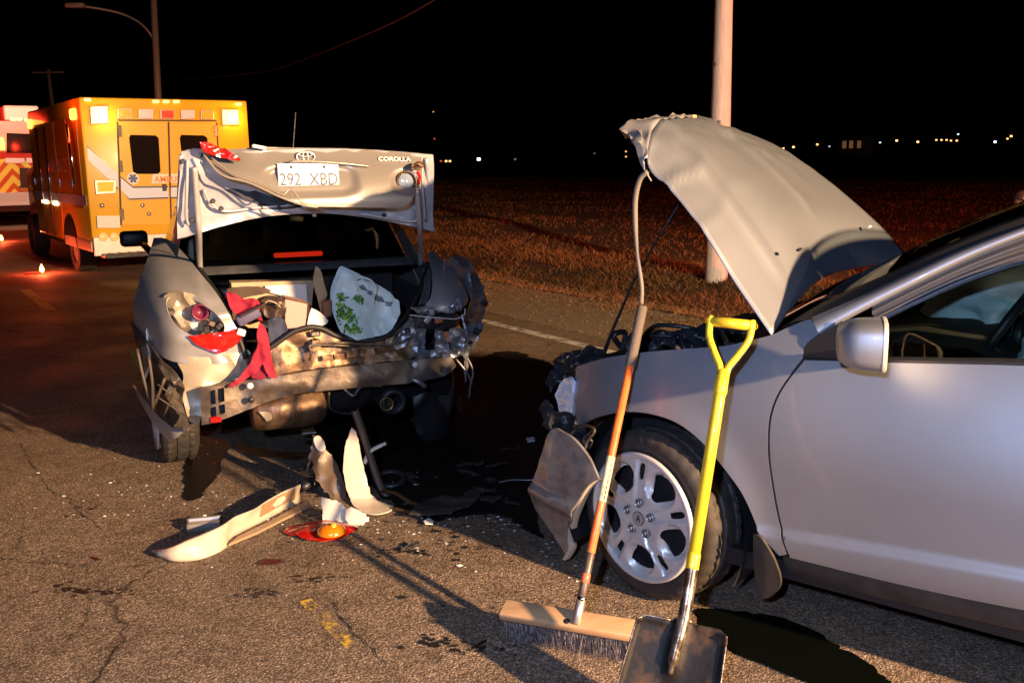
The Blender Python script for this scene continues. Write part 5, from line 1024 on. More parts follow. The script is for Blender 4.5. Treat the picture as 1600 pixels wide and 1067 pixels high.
lampbox([(-0.195,2.386),(-0.373,2.389),(-0.365,2.278),(-0.186,2.267)], (.7, .5, .5), (1, .55, .5), .25)
lampbox([(-0.486,2.381),(-0.659,2.384),(-0.651,2.272),(-0.477,2.27)], (.8, .3, .02), (1, .34, .02), .35)
MK = mat('marker_on', (.9, .5, .2), .3, emit=(1, .55, .2), estr=2.2)
for p in [(1.089,2.513),(0.161,2.507),(0.016,2.51),(-0.131,2.513),(-1.058,2.494)]:
    b = MB(); b.box((-.02, p[0], p[1]), (.04, .09, .04), bev=.01); b.build('marker_lamp', MK, ambulance)
for p in [(1.057,0.611),(0.91,0.603),(-0.406,0.546),(-0.581,0.536)]:
    b = MB(); b.lathe([(.062, .0), (.062, -.03), (.05, -.035), (.001, -.042)], (-.035, p[0], p[1]), 'x', 20); b.build('tail_lamp', mat('tail_amber', (.85, .45, .15), .25, emit=(1, .5, .18), estr=.55), ambulance, True)
# left flank
def aside(name, pts, m, y=1.2, d=.02, it=0, parent=None):
    P = smooth_pts(pts, it) if it else pts
    b = MB(); b.prism([p[:2] for p in P], lambda x, z: (x, y, z), lambda x, z: (x, y+d, z)); return b.build(name, m, parent or ambulance, bev=.004)
for x0, x1, z0, z1 in ((.25, .95, 1.0, 2.3), (1.0, 1.9, 1.15, 2.3), (1.95, 2.7, .5, 2.3), (2.75, 3.4, .5, 2.3), (3.45, 4.1, .5, 2.3)):
    dd = aside('locker_door', [(x0, z0), (x1, z0), (x1, z1), (x0, z1)], YEL, 1.2, .014)
    aside('locker_latch', [(x1-.1, 1.3), (x1-.04, 1.3), (x1-.04, 1.42), (x1-.1, 1.42)], CHROME, 1.214, .02, parent=dd)
aside('rear_wheel_panel', [(.02, .4), (1.9, .4), (1.9, .55), (.02, .55)], PALE, 1.2, .012)
aside('stripe', [(.05, 1.05), (4.1, 1.05), (4.1, 1.2), (.05, 1.2)], WSTR, 1.216, .003)
b = MB(); b.tube([(.35, 1.28, 1.35), (.5, 1.28, 2.2)], .025, 8); b.build('grab_rail', CHROME, ambulance, True)
for x in (2.6, 3.3):
    b = MB(); b.tube([(x, 1.23, .5), (x, 1.23, 2.25)], .018, 8); b.build('corner_trim', CHROME, ambulance, True)
for x, z, m_ in ((.35, 2.33, 'red'), (3.9, 2.33, 'red')):
    b = MB(); b.box((x, 1.22, z), (.26, .06, .16), bev=.03); b.build('side_beacon', mat('beacon_orange_on', (.9, .3, .05), .3, emit=(1, .25, .03), estr=7), ambulance, True)
b = MB(); b.box((2.3, 1.225, 1.03), (.34, .03, .07), bev=.01); b.box((3.2, 1.225, 1.03), (.5, .03, .06), bev=.01); b.build('side_glint', mat('glowing_side_glint', (.9, .8, .6), .3, emit=(1, .75, .45), estr=3), ambulance)  # glowing strips stand in for light reflected off the side stripe
text_mesh('side_lettering', 'AMBULANCE', .30, mat('pale_letters', (.6, .5, .5), .5), ambulance, basis((2.0, 1.222, 1.62), (-1, 0, 0), (0, 0, 1)), .001)
def tyre(parent, c, R=.38, W=.26):
    b = MB(); b.lathe([(.2, -W), (R-.02, -W), (R, -W+.03), (R, -.03), (R-.02, 0), (R*.66, .0), (R*.62, -.03), (R*.58, -.02)], c, 'y', 40); o = b.build('tyre', RUBBER, parent, True); sharp(o, 40)
    b = MB(); b.lathe([(R*.6, -.03), (R*.5, -.02), (R*.3, -.06), (.001, -.05)], c, 'y', 28); b.build('rim', ALU, o, True)
for x in (1.45, 5.3):
    tyre(ambulance, (x, 1.17, .38)); tyre(ambulance, (x, -.92, .38))
b = MB(); b.grid([[(1.45+.47*cos(a), y, .40+.47*sin(a)) for y in (1.222, 1.0)] for a in [radians(180*k/20) for k in range(21)]]); b.build('wheel_arch', BLACKP, ambulance, True)
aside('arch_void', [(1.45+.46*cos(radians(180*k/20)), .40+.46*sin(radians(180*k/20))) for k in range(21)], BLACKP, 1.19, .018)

# ------------------------------------------------------------------ fire engine further up the road
truck = thing('fire_engine', 'red fire engine with yellow chevron rear parked beyond the ambulance', 'fire engine', (-14.0, 27.5, 0), radians(90+33.3))
FRED = mat('engine_red', (.45, .02, .015), .3, 0, .5); LIME = mat('chevron_yellow', (.80, .72, .10), .4); FWH = mat('engine_white', (.75, .70, .66), .4)
b = MB(); b.box((3.5, 0, 1.75), (7.0, 2.5, 2.3), bev=.05); b.build('body', FRED, truck, auto=40)
b = MB(); b.box((8.2, 0, 1.6), (2.2, 2.4, 2.2), bev=.12); b.build('cab', FRED, truck, auto=40)
def trect(name, pts, m, x=-.005, d=.03, parent=None):
    b = MB(); b.prism([p[:2] for p in pts], lambda y, z: (x, y, z), lambda y, z: (x-d, y, z)); return b.build(name, m, parent or truck, bev=.004)
trect('upper_panel', [(-1.2, 2.05), (1.2, 2.05), (1.2, 2.88), (-1.2, 2.88)], mat('pale_red_panel', (.62, .30, .27), .4), -.002, .02)
trect('rear_window', [(0.04,2.555),(-0.736,2.521),(-0.685,1.987),(0.095,2.012)], DGLASS, -.024, .02)
trect('red_band', [(-1.2, 1.86), (1.2, 1.86), (1.2, 2.04), (-1.2, 2.04)], FRED, -.002, .03)
for a in ([(0.141,1.871),(-0.344,1.866),(-0.329,1.723),(0.155,1.731)], [(-0.393,1.865),(-0.772,1.861),(-0.757,1.717),(-0.378,1.723)]): trect('name_strip', a, WHITE, -.033, .01)
ch = trect('chevron_panel', [(-1.2, .92), (1.2, .92), (1.2, 1.84), (-1.2, 1.84)], LIME, -.002, .02)
for sgn in (1, -1):
    for k in range(7):
        y0 = .05+k*.34-.45; P = [(y0, .92), (y0+.15, .92), (y0+.15+.8, 1.84), (y0+.8, 1.84)]
        Q = []
        for (a, z) in P: Q.append((a, z))
        # clip to the half panel
        def clip(Q, lim, up):
            o = []
            for i in range(len(Q)):
                p, q = Q[i-1], Q[i]; ip = (p[0] <= lim) if up else (p[0] >= lim); iq = (q[0] <= lim) if up else (q[0] >= lim)
                if ip != iq: t = (lim-p[0])/(q[0]-p[0]); o.append((lim, lerp(p[1], q[1], t)))
                if iq: o.append(q)
            return o
        Q = clip(clip(Q, 1.2, True), 0, False)
        if len(Q) > 2: trect('chevron_stripe', [(sgn*(1.2-a), z) for a, z in Q], mat('chevron_red', (.55, .10, .02), .4), -.0225, .004, ch)
trect('rear_bumper', [(-1.25, .62), (1.25, .62), (1.25, .92), (-1.25, .92)], FWH, .0, .35)
trect('step_edge', [(-1.25, .56), (1.25, .56), (1.25, .63), (-1.25, .63)], WHITE, -.02, .36)
trect('hose_reel_cover', [(-0.186,1.583),(-0.415,1.597),(-0.399,1.095),(-0.168,1.084)], BLACKP, -.03, .10)
b = MB(); q = [(-0.297,1.062),(-0.494,1.057)]; b.box((-.12, q[0][0], q[0][1]), (.12, .35, .05), bev=.01); b.build('folding_step', BLACKM, truck)
b = MB(); b.box((1.0, -.45, 3.12), (1.2, .9, .42), bev=.05); b.build('roof_unit', FWH, truck)
for p in [(-0.159,2.941),(-0.321,2.942),(-0.513,2.927),(-0.739,2.893)]:
    b = MB(); b.box((-.02, p[0], p[1]-.02), (.05, .14, .07), bev=.01); b.build('marker_lamp', MK, truck)
for p, e in (([(-0.738,2.539)][0], 8), ([(0.214,2.258)][0], 6)):
    b = MB(); b.box((-.05, p[0], p[1]), (.08, .17, .34), bev=.03); b.build('warning_lamp', mat('beacon_orange_on', (.9, .3, .05), .3), truck, True)
for x in (1.6, 8.0):
    tyre(truck, (x, 1.2, .5), .5, .3); tyre(truck, (x, -.9, .5), .5, .3)
b = MB(); b.box((3.5, 0, .5), (6.8, 1.8, .25)); b.build('chassis', BLACKM, truck)

# lamps of the vehicles: red beacons over the ambulance, an added fill spot facing the engine's tail, flares on the road
def A(x, y, z): return tuple(Matrix.Translation((-4.967, 14.39, 0)) @ Matrix.Rotation(radians(125), 4, 'Z') @ Vector((x, y, z)))
def T(x, y, z): return tuple(Matrix.Translation((-14.0, 27.5, 0)) @ Matrix.Rotation(radians(123.3), 4, 'Z') @ Vector((x, y, z)))
lamp('red_beacon', 'POINT', A(.3, 1.55, 2.45), 12, (1, .03, .01), .1)
lamp('red_beacon', 'POINT', A(.3, -1.55, 2.45), 60, (1, .03, .01), .1)
lamp('red_beacon', 'POINT', A(4.6, 0, 3.0), 60, (1, .05, .015), .12)
lamp('amber_beacon', 'POINT', A(-.18, .9, 2.28), 8, (1, .5, .12), .06)
lamp('amber_beacon', 'POINT', A(-.18, -1.0, 2.28), 8, (1, .5, .12), .06)
lamp('tail_fill_light', 'SPOT', T(-2.6, .0, 3.6), 260, (1, .86, .6), .1, T(0, -.1, 1.3), 110)  # added fill for the brightness of the reflective rear, no such fixture
lamp('red_beacon', 'POINT', T(-.4, 1.0, 3.1), 190, (1, .03, .01), .1)
for k, (p, e) in enumerate((((-7.162,14.63,0), 40), ((-11.2,21.22,0), 60))):
    t = thing('road_flare', ('burning red road flare lying on the asphalt behind the ambulance', 'burning red road flare near the left edge below the fire engine')[k], 'flare', p, radians(40+k*60), 'road flares')
    b = MB(); b.tube([(0, 0, .018), (-.24, .03, .018)], .016, 10); b.build('stick', mat('flare_paper', (.45, .06, .04), .7), t)
    b = MB(); b.lathe([(.001, -.01), (.03, .02), (.036, .05), (.022, .09), (.001, .13)], (0, 0, .02), 'z', 14); b.build('flame', mat('flare_flame', (1, .5, .3), .5, emit=(1, .22, .07), estr=16), t, True)
    lamp('flare_light', 'POINT', (p[0], p[1], .16), e, (1, .10, .03), .04)

# ------------------------------------------------------------------ push broom and shovel leaning on the coupe
broom = thing('push_broom', 'push broom with orange-red handle and wooden head leaning on the coupe', 'broom')
B0 = Vector((.200, 2.905, .14)); BT = Vector((.425, 3.294, .944)); BD = BT-B0
def bt(t): return B0+BD*t
RORG = mat('orange_red_handle_paint', (.98, .20, .045), .32, 0, .3, col2=(.82, .13, .03), vscale=30)
def seg(name, t0, t1, r, m, parent=broom, n=16):
    b = MB(); b.tube([bt(t0), bt(t0+.002), bt(t1-.002), bt(t1)], [r*.93, r, r, r*.93], n); return b.build(name, m, parent, True)
hd = seg('handle', .05, .95, .0140, RORG)
seg('handle_grip', .93, 1.172, .0185, mat('taupe_foam_grip', (.13, .105, .085), .75, bump=.3, bscale=150))
lb = seg('handle_label', .41, .58, .0146, mat('worn_paper_label', (.72, .62, .40), .6, col2=(.55, .2, .1), vscale=40, thresh=(.55, .7)), hd)
rr = random.Random(5)
side = BD.cross(Vector((0, 1, 0))).normalized(); fr = side.cross(BD).normalized()
if fr.y > 0: fr = -fr
for k in range(7):
    t = .425+k*.02; c = bt(t)+fr*.0150-side*.004
    b = MB(); b.box(c, (.004, .001, .010+rr.uniform(0, .004)), BD.to_track_quat('Z', 'Y').to_matrix()); b.build('label_print', INK, lb)
seg('bare_handle', .045, .225, .0143, mat('worn_steel_handle', (.16, .12, .10), .4, .4, col2=(.07, .05, .045), vscale=25))
seg('red_band', .115, .15, .0149, mat('coral_band', (.75, .14, .07), .4))
seg('ferrule', -.03, .06, .0165, mat('ferrule_steel', (.42, .38, .33), .35, .7)); seg('ferrule_ring', .052, .066, .0178, CHROME)
U = Vector((.93, -.365, 0)).normalized(); Nn = Vector((-.365*1, -.93, 0)).normalized()*.38+Vector((0, 0, 1)); Nn = (Nn-U*Nn.dot(U)).normalized(); Fn = Nn.cross(U).normalized()
if Fn.y > 0: Fn = -Fn
BC = B0-Nn*.028+U*.03
RB = Matrix((U, Fn, Nn)).transposed()
WOOD = mat('varnished_wood', (.58, .37, .20), .45, 0, .15, col2=(.48, .28, .14), vscale=5, stretch=(1, 6, 6), bump=.05, bscale=30)
b = MB(); b.box(BC, (.60, .074, .034), RB, bev=.008); b.build('broom_head', WOOD, broom, True, auto=None)
b = MB(); b.lathe([(.0115, .0), (.0105, .0012), (.001, .0012)], (0, 0, 0), 'z', 18); o = b.build('handle_hole', BLACKP, broom, True); o.data.transform(basis(BC+Nn*.0175-U*.062+Fn*.020, U, -Fn))
V = []; F = []; rr = random.Random(9)
for i in range(46):
    for j in range(5):
        for q in range(9):
            u = -.285+.57*(i+.5)/46+rr.gauss(0, .0022); f = (j-2)*.0135+rr.gauss(0, .002); sp = rr.gauss(0, .014); sf = rr.gauss(0, .006)+(j-2)*.005
            a = BC+U*u+Fn*f-Nn*.015; L_ = .092+rr.uniform(-.008, .008); e = a-Nn*L_+U*sp+Fn*sf; md = a.lerp(e, .5); w_ = .0009; n = len(V)
            d = (U if q % 2 else (U+Fn).normalized())*w_
            V += [a-d, a+d, md+d, md-d, e+d*.6, e-d*.6]; F += [(n, n+1, n+2, n+3), (n+3, n+2, n+4, n+5)]
tag(mk('bristles', V, F, mat('grey_bristle', (.42, .37, .35), .6, col2=(.10, .085, .085), vscale=60, vdet=2), broom, False), kind='stuff')

shovel = thing('shovel', 'square-mouthed black shovel with yellow shaft and D-shaped grip', 'shovel')
P1 = Vector((.684, 2.951, 1.089)); P2 = Vector((.419, 2.449, .042)); D = (P2-P1).normalized(); LEN = (P2-P1).length
W_ = Vector((.955, -.30, 0)); W_ = (W_-D*W_.dot(D)).normalized(); M_ = W_.cross(D).normalized()
if M_.y > 0: M_ = -M_     # towards the viewer
def sp(t, w_=0, n=0): return P1+D*t+W_*w_+M_*n
YP = mat('yellow_fibreglass', (.72, .52, .03), .38, 0, .25, col2=(.62, .42, .02), vscale=18, bump=.04, bscale=90)
YB = mat('chipped_yellow_bracket', (.66, .50, .03), .42, 0, .2, col2=(.10, .07, .02), vscale=45, thresh=(.60, .68), bump=.1)
b = MB(); b.tube([sp(0, -.058), sp(0, -.056), sp(0, .056), sp(0, .058)], [.011, .0165, .0165, .011], 14); b.build('grip', YP, shovel, True)
b = MB()
for s_ in (-1, 1): b.tube(crom([sp(-.014, s_*.060), sp(.0, s_*.064), sp(.05, s_*.060), sp(.10, s_*.036), sp(.14, s_*.014), sp(.165, s_*.010), sp(.23, s_*.008)], 6), [.0125]*7+[.011]*30, 10)
b.tube([sp(.15), sp(.16), sp(.225), sp(.235)], [.012, .0205, .0215, .018], 14)
for s_ in (-1, 1): b.lathe([(.012, -.006), (.010, .0)], sp(0, s_*.07), 'y', 8)
b.build('grip_bracket', YB, shovel, True)
b = MB(); b.tube([sp(.18), sp(.235), sp(.24), sp(.76)], [.0185, .0185, .0182, .0182], 16); b.build('shaft', YP, shovel, True)
for t in (.185, .215):
    b = MB(); b.lathe([(.006, 0), (.005, .003), (.001, .004)], (0, 0, 0), 'z', 10); o = b.build('rivet', BLACKM, shovel); o.data.transform(basis(sp(t, 0, .0205), W_, D))
b = MB(); b.tube([sp(.715), sp(.72), sp(.758), sp(.763)], [.019, .0198, .0198, .019], 16); b.build('yellow_collar', YP, shovel, True)
STEEL = mat('worn_black_steel', (.009, .008, .007), .45, 0, 0, spec=.3, col2=(.075, .043, .022), vscale=9, bump=.18, bscale=40, thresh=(.50, .72), rvar=.2)
SOCK = mat('worn_socket_steel', (.10, .07, .05), .30, .75, 0, col2=(.45, .38, .30), vscale=16, thresh=(.45, .62), bump=.1)
b = MB(); b.tube(crom([sp(.755), sp(.80), sp(.86), sp(.91, 0, .004), sp(.96, -.004, .010), sp(1.02, -.010, .012), sp(1.06, -.012, .006)], 5), [.0192]*8+[.019]*8+[.018]*6+[.015]*5+[.008]*4, 14); b.build('socket', SOCK, shovel, True)
rows = []
for i in range(25):
    v = i/24; t = .915+v*.345; row = []
    hw = lerp(.128, .152, v); off = -.020*v
    for k in range(33):
        u = k/32*2-1; w_ = u*hw
        top = .0 if abs(u) > .25 else -.012*cos(u/.25*pi/2)
        tt = t+top*(1-v)+.014*sm(.8, 1, abs(u))*(1-sm(0, .1, v))
        n = .012*abs(u)**2.6+.010*sm(.93, 1, abs(u))-.004-.010*(1-abs(u))*sm(.1, .9, v)+.018*exp(-((u*hw)/.020)**2)*(1-sm(.35, .55, v))+.022*(1-sm(0, .06, v))*sm(.2, .4, abs(u))*.6
        row.append(sp(tt, w_+off, n))
    rows.append(row)
b = MB(); b.grid(rows); o = b.build('blade', STEEL, shovel, True); s = o.modifiers.new('thickness', 'SOLIDIFY'); s.thickness = .003; s.offset = -1
rim = [rows[i][0] for i in range(24, -1, -1)]+rows[0]+[rows[i][-1] for i in range(25)]
b = MB(); b.tube(rim, .0032, 6); b.build('worn_blade_edge', SOCK, shovel, True)

# ------------------------------------------------------------------ wreckage lying on the road
def single(name, o, label, cat, group='crash debris on the road'):
    return tag(o, label, cat, group)
WP = mat('scuffed_cream_bumper', (.66, .58, .47), .42, 0, .15, col2=(.50, .42, .33), vscale=6, bump=.08, bscale=30)
lo_ = [(-1.453,3.737,0), (-1.399,3.709,0), (-1.317,3.731,0), (-1.262,3.795,0), (-1.238,3.869,0), (-1.246,3.947,0), (-1.21,4.048,0), (-1.145,4.177,0), (-1.098,4.29,0), (-1.03,4.407,0)]
hi_ = [(-1.515,3.771,0.02), (-1.416,3.713,0.06), (-1.351,3.743,0.08), (-1.296,3.804,0.085), (-1.243,3.882,0.09), (-1.216,3.978,0.09), (-1.159,4.062,0.09), (-1.128,4.166,0.09), (-1.083,4.284,0.09), (-1.021,4.39,0.09)]
lo_ = crom(lo_, 4); hi_ = crom(hi_, 4); b = MB()
b.grid([[l+Vector((.01, .0, .0)), l.lerp(h, .15)+Vector((0, -.006, .002)), l.lerp(h, .5)+Vector((.006*nz(l, 9), -.012+.006*nz(l, 14), .008)), l.lerp(h, .85)+Vector((0, -.004, .010)), h, h+Vector((-.01, .022, -.004)), h+Vector((-.012, .04, -.03))] for l, h in zip(lo_, hi_)])
strip_ = b.build('bumper_strip', WP, None, True); s = strip_.modifiers.new('thickness', 'SOLIDIFY'); s.thickness = .004
tag(strip_, 'long cream strip of torn bumper lying across the asphalt', 'bumper piece')
b = MB(); b.grid([[p+Vector((0, -.0025, .0)), p.lerp(q, .9)+Vector((0, -.0025, .012))] for p, q in list(zip([l.lerp(h, .25)+Vector((0, -.014, .006)) for l, h in zip(lo_, hi_)], [l.lerp(h, .8)+Vector((0, -.010, .006)) for l, h in zip(lo_, hi_)]))[27:36]])
b.build('crushed_foam', mat('brown_foam', (.30, .19, .10), .8, bump=1, bscale=40), strip_, True)
t = thing('slat', 'thin tan plastic slat lying along the cream bumper strip', 'plastic slat')
b = MB(); b.prism([(-1.222,3.865),(-1.205,3.949),(-1.113,4.118),(-1.019,4.327),(-0.995,4.387),(-0.968,4.317),(-1.06,4.14),(-1.137,3.99)], lambda x, y: (x, y, .001), lambda x, y: (x, y, .012)); b.build('slat_body', mat('tan_plastic', (.34, .24, .15), .5, bump=.1), t)
t = thing('bumper_bracket', 'small bright metal bracket beside the cream bumper strip', 'bracket')
c0 = Vector((-1.394,4.071,0)); b = MB(); RZ_ = Matrix.Rotation(radians(14), 3, 'Z')
b.grid([[c0+RZ_ @ Vector((x+.006*nz((x, y, 0), 30, 2), y, z)) for y, z in ((-.035, .003), (-.03, .035), (-.008, .042), (.0, .016), (.012, .014), (.02, .045), (.04, .045), (.045, .003))] for x in [k*.012-.07 for k in range(13)]])
o = b.build('bracket_body', mat('bright_alloy', (.62, .56, .48), .28, .7), t, True); sharp(o, 30)
s = o.modifiers.new('thickness', 'SOLIDIFY'); s.thickness = .003
b = MB(); b.box(c0+Vector((-.01, .06, .022)), (.014, .012, .045), bev=.003); b.build('bracket_pin', CREAM, t)
t = thing('crushed_tube', 'short crushed grey tube at the far end of the cream bumper strip', 'tube')
b = MB(); b.tube([Vector((-1.044,4.471,0))+Vector((0, 0, .045)), Vector((-1.015,4.543,0))+Vector((0, 0, .05)), Vector((-0.978,4.617,0))+Vector((0, 0, .05))], [.03, .034, .028], 10, flat=.8); b.build('tube_body', CRUSH, t, True)
b = MB(); b.tube([Vector((-1.015,4.543,0))+Vector((0, -.002, .05)), Vector((-1.001,4.571,0))+Vector((0, -.002, .05))], [.036, .036], 10, flat=.85); b.build('tube_clamp', CHROME, t, True)

# bumper corner standing on edge
corner = thing('bumper_corner', 'curled piece of cream bumper standing upright on the road', 'bumper piece')
YC = 4.42
def wy(px, py, Y): pass
pc_ = [(-0.778,4.42,0.344), (-0.813,4.42,0.252), (-0.821,4.42,0.157), (-0.806,4.4,0.073), (-0.781,4.38,0.016), (-0.737,4.36,-0.023), (-0.686,4.36,-0.037), (-0.609,4.36,-0.028), (-0.583,4.38,-0.013), (-0.649,4.42,-0.008), (-0.687,4.44,0.038), (-0.733,4.46,0.203), (-0.758,4.46,0.322)]
P2d = [(p[0], p[2]) for p in pc_]
panel('bumper_skin', jag(P2d, .005, .014, 3), lambda x, z: (x, 4.47-.10*sm(.33, .0, z)-1.6*(x+.72)**2*0+.5*max(0, x+.72)*.3+.004*nz((x, 0, z), 12, 2), z+.004), WP, corner, .016, .005, it=0)
panel('bumper_curl', [(-0.822,4.478),(-0.779,4.35),(-0.739,4.271),(-0.692,4.211),(-0.63,4.192),(-0.581,4.222),(-0.559,4.289),(-0.605,4.325),(-0.665,4.363),(-0.721,4.455),(-0.78,4.513)], lambda x, y: (x, y, .010+.06*max(0, min(1, (y-4.30)/.16))**2+.02*max(0, x+.62)), WP, corner, .016, .005, it=1)
P = crom([(-0.769,4.48,0.425), (-0.737,4.48,0.316), (-0.705,4.48,0.193), (-0.656,4.46,0.043), (-0.603,4.44,-0.013), (-0.551,4.42,-0.022)], 6)
b = MB(); b.grid([[p+Vector((-.010, -.004, .0)), p+Vector((.010, -.008, .002)), p+Vector((.022, .02, .004)), p+Vector((.015, .05, .004))] for p in P]); o = b.build('dark_edge', mat('dirty_brown_edge', (.11, .085, .065), .5, .2, bump=.2), corner, True)
s = o.modifiers.new('thickness', 'SOLIDIFY'); s.thickness = .003
P = [(-0.728,4.5,0.161), (-0.701,4.5,0.213), (-0.669,4.5,0.235), (-0.64,4.5,0.248), (-0.621,4.5,0.257)]
b = MB(); b.tube(crom(P, 4), [.022]*4+[.016]*9+[.013]*4, 10, flat=.6); b.build('mounting_lug', CREAM, corner, True)
b = MB(); b.lathe([(.006, -.012), (.001, -.0125)], Vector((-0.637,4.5,0.248)), 'y', 10); b.build('lug_hole', BLACKP, corner)
brk = thing('bumper_mount', 'broken brown bumper mount leaning against the upright cream piece', 'bumper piece')
scr = [(-0.981,4.55,0.29), (-0.941,4.55,0.28), (-0.907,4.55,0.207), (-0.842,4.5,0.131), (-0.803,4.45,-0.003), (-0.854,4.45,-0.041), (-0.907,4.45,0.031), (-0.96,4.5,0.087), (-0.982,4.55,0.163), (-1.006,4.55,0.183), (-1.006,4.5,0.12)]
panel('mount_plate', jag([(p[0], p[2]) for p in scr], .012, .014, 5), lambda x, z: (x, 4.56-.12*sm(.35, 0, z)-.022*ridge((x, 0, z), 12, 4), z+.004), mat('brown_mount_plastic', (.17, .12, .08), .42, .1, .1, col2=(.09, .065, .045), vscale=9, bump=.15), brk, .018, .008, auto=30, it=1)
panel('mount_tip', [(p[0], p[2]) for p in ((-0.974,4.5,0.295), (-0.939,4.5,0.304), (-0.923,4.5,0.268), (-0.912,4.5,0.229), (-0.944,4.5,0.22), (-0.964,4.5,0.246))], lambda x, z: (x, 4.50-.01*ridge((x, 0, z), 12, 4), z), CREAM, brk, .015, .01)
card = thing('plastic_shard', 'pale broken plastic shard propped up behind the red lamp lens', 'plastic shard')
pp = [(-0.877,4.2,0.114), (-0.784,4.2,0.091), (-0.77,4.18,0.067), (-0.67,4.15,0.036), (-0.689,4.1,-0.026), (-0.749,4.1,-0.022), (-0.869,4.1,0.004)]
panel('shard_sheet', jag([(p[0], p[2]) for p in pp], .008, .014, 2), lambda x, z: (x, 4.12+.5*z*.45+.03*abs(x+.72), max(.003, z)), mat('shard_cream', (.74, .70, .58), .45), card, .02, .005, it=1, auto=30)
panel('shard_fold', [(p[0], p[2]) for p in ((-0.759,4.12,0.089), (-0.665,4.12,0.048), (-0.682,4.1,-0.011), (-0.763,4.1,0.002))], lambda x, z: (x, 4.085+.1*abs(x+.66)+.2*z, max(.003, z)), mat('shard_cream', (.7, .7, .6), .45), card, .02, .004, it=1)
b = MB(); b.box(Vector((-0.677,4.126,0))+Vector((0, 0, .012)), (.03, .02, .022), Matrix.Rotation(.5, 3, 'Z'), bev=.005); b.build('shard_chip', WHITE, card)
lens = thing('lamp_lens', 'red tail lamp lens with round amber insert lying in front of pale shard', 'lamp lens')
LP_ = [(-1.006,3.995),(-0.971,4.053),(-0.933,4.09),(-0.853,4.126),(-0.76,4.091),(-0.693,4.027),(-0.689,3.967),(-0.744,3.911),(-0.818,3.879),(-0.893,3.896),(-0.947,3.941)]
lc = [(-0.822,3.987)][0]
panel('red_lens', jag(LP_, .007, .012, 8), lambda x, y: (x, y, .012+.034*(1-min(1, ((x-lc[0])/.16)**2+((y-lc[1])/.09)**2))+.003*ridge((x, y, 0), 30, 2)), RED_LENS, lens, .014, .004)
b = MB(); c0 = Vector([(-0.791,3.92)][0]+(.034,)); b.lathe([(.062, .0), (.060, .014), (.046, .030), (.02, .038), (.001, .040)], c0, 'z', 28); o = b.build('amber_insert', AMBER_LENS, lens, True)
b = MB(); b.lathe([(.015, .028), (.012, .046), (.001, .048)], c0+Vector((.012, -.015, .0)), 'z', 12); b.build('bulb', mat('amber_bulb', (.95, .42, .05), .15, 0, .6), lens, True)
panel('lens_flange', [(-1.03,4.011),(-1.006,4.055),(-0.961,4.083),(-0.908,4.051),(-0.932,3.948),(-0.982,3.95)], lambda x, y: (x, y, .006+.01*ridge((x, y, 0), 20, 5)), RED_LENS, lens, .015, .003)
DARKS = mat('dark_torn_trim', (.055, .05, .048), .38, .1, .1, bump=.25, bscale=35)
def flat(name, label, cat, pts, m, amp=.02, sc=8, seed=1, part='sheet'):
    t = thing(name, label, cat)
    panel(part, jag(pts, .012, .014, seed), lambda x, y: (x, y, .008+amp*.5*(1+ridge((x, y, 0), sc, seed))), m, t, .025, .005, auto=30, it=1); return t
flat('trim_sheet', 'large dark torn trim sheet lying between the two cars', 'trim piece', [(-0.479,4.121),(-0.446,4.267),(-0.414,4.351),(-0.272,4.38),(-0.182,4.448),(-0.158,4.34),(-0.205,4.239),(-0.302,4.129),(-0.388,4.117)], DARKS, .03, 6, 2)
flat('trim_sheet', 'narrow dark trim strip with wavy end beside the torn sheet', 'trim piece', [(-0.165,4.385),(-0.104,4.365),(-0.064,4.389),(-0.055,4.354),(-0.103,4.312),(-0.164,4.332)], DARKS, .02, 9, 3)
flat('trim_sheet', 'small curved dark trim offcut nearest the coupe bumper', 'trim piece', [(-0.045,4.362),(-0.012,4.326),(0.033,4.289),(0.027,4.247),(-0.012,4.274),(-0.048,4.319)], DARKS, .02, 9, 4)
flat('plastic_chip', 'small white plastic chip under the sedan silencer', 'plastic chip', [(-1.292,5.64),(-1.219,5.665),(-1.188,5.565),(-1.267,5.555)], WHITE, .008, 9, 4)
flat('plastic_chip', 'small white plastic chip alone in the dark beside the coupe', 'plastic chip', [(0.08,5.373),(0.118,5.384),(0.12,5.307),(0.083,5.296)], WHITE, .01, 9, 5)
flat('plastic_chip', 'pale torn chip lying at the near end of the dark trim sheet', 'plastic chip', [(-0.407,4.096),(-0.383,4.119),(-0.36,4.087),(-0.367,4.056),(-0.4,4.05)], WHITE, .012, 9, 6)
rr = random.Random(31)
for k in range(14):
    x, y = rr.gauss(-.35, .42), rr.gauss(4.45, .33); a = rr.uniform(0, 6.28); l, w_ = rr.uniform(.03, .09), rr.uniform(.012, .03)
    P = [(x+u*cos(a)-v*sin(a), y+u*sin(a)+v*cos(a)) for u, v in ((-l, -w_*.3), (-l*.5, w_), (l*.2, w_*.6), (l, w_*.9), (l*.7, -w_*.5), (0, -w_))]
    t = thing('trim_scrap', 'small jagged dark trim scrap lying on the dark asphalt between the two cars', 'trim scrap', group='dark trim scraps')
    panel('scrap_sheet', jag(P, .008, .010, k), lambda u, v: (u, v, .008+.012*(1+ridge((u, v, 0), 18, k))), DARKS, t, .012, .003, auto=25, it=0)
t = thing('bent_rod', 'bent brown metal rod lying beside the upright bumper piece', 'rod')
b = MB(); b.tube(crom([Vector((-0.641,4.452,0))+Vector((0, 0, .03)), Vector((-0.566,4.395,0))+Vector((0, 0, .035)), Vector((-0.497,4.323,0))+Vector((0, 0, .02)), Vector((-0.438,4.269,-0))+Vector((0, 0, .014)), Vector((-0.47,4.205,0))+Vector((0, 0, .012)), Vector((-0.565,4.258,0))+Vector((0, 0, .012))], 6), .010, 8); b.build('rod_body', mat('brown_rod', (.10, .06, .035), .45, .4), t, True)
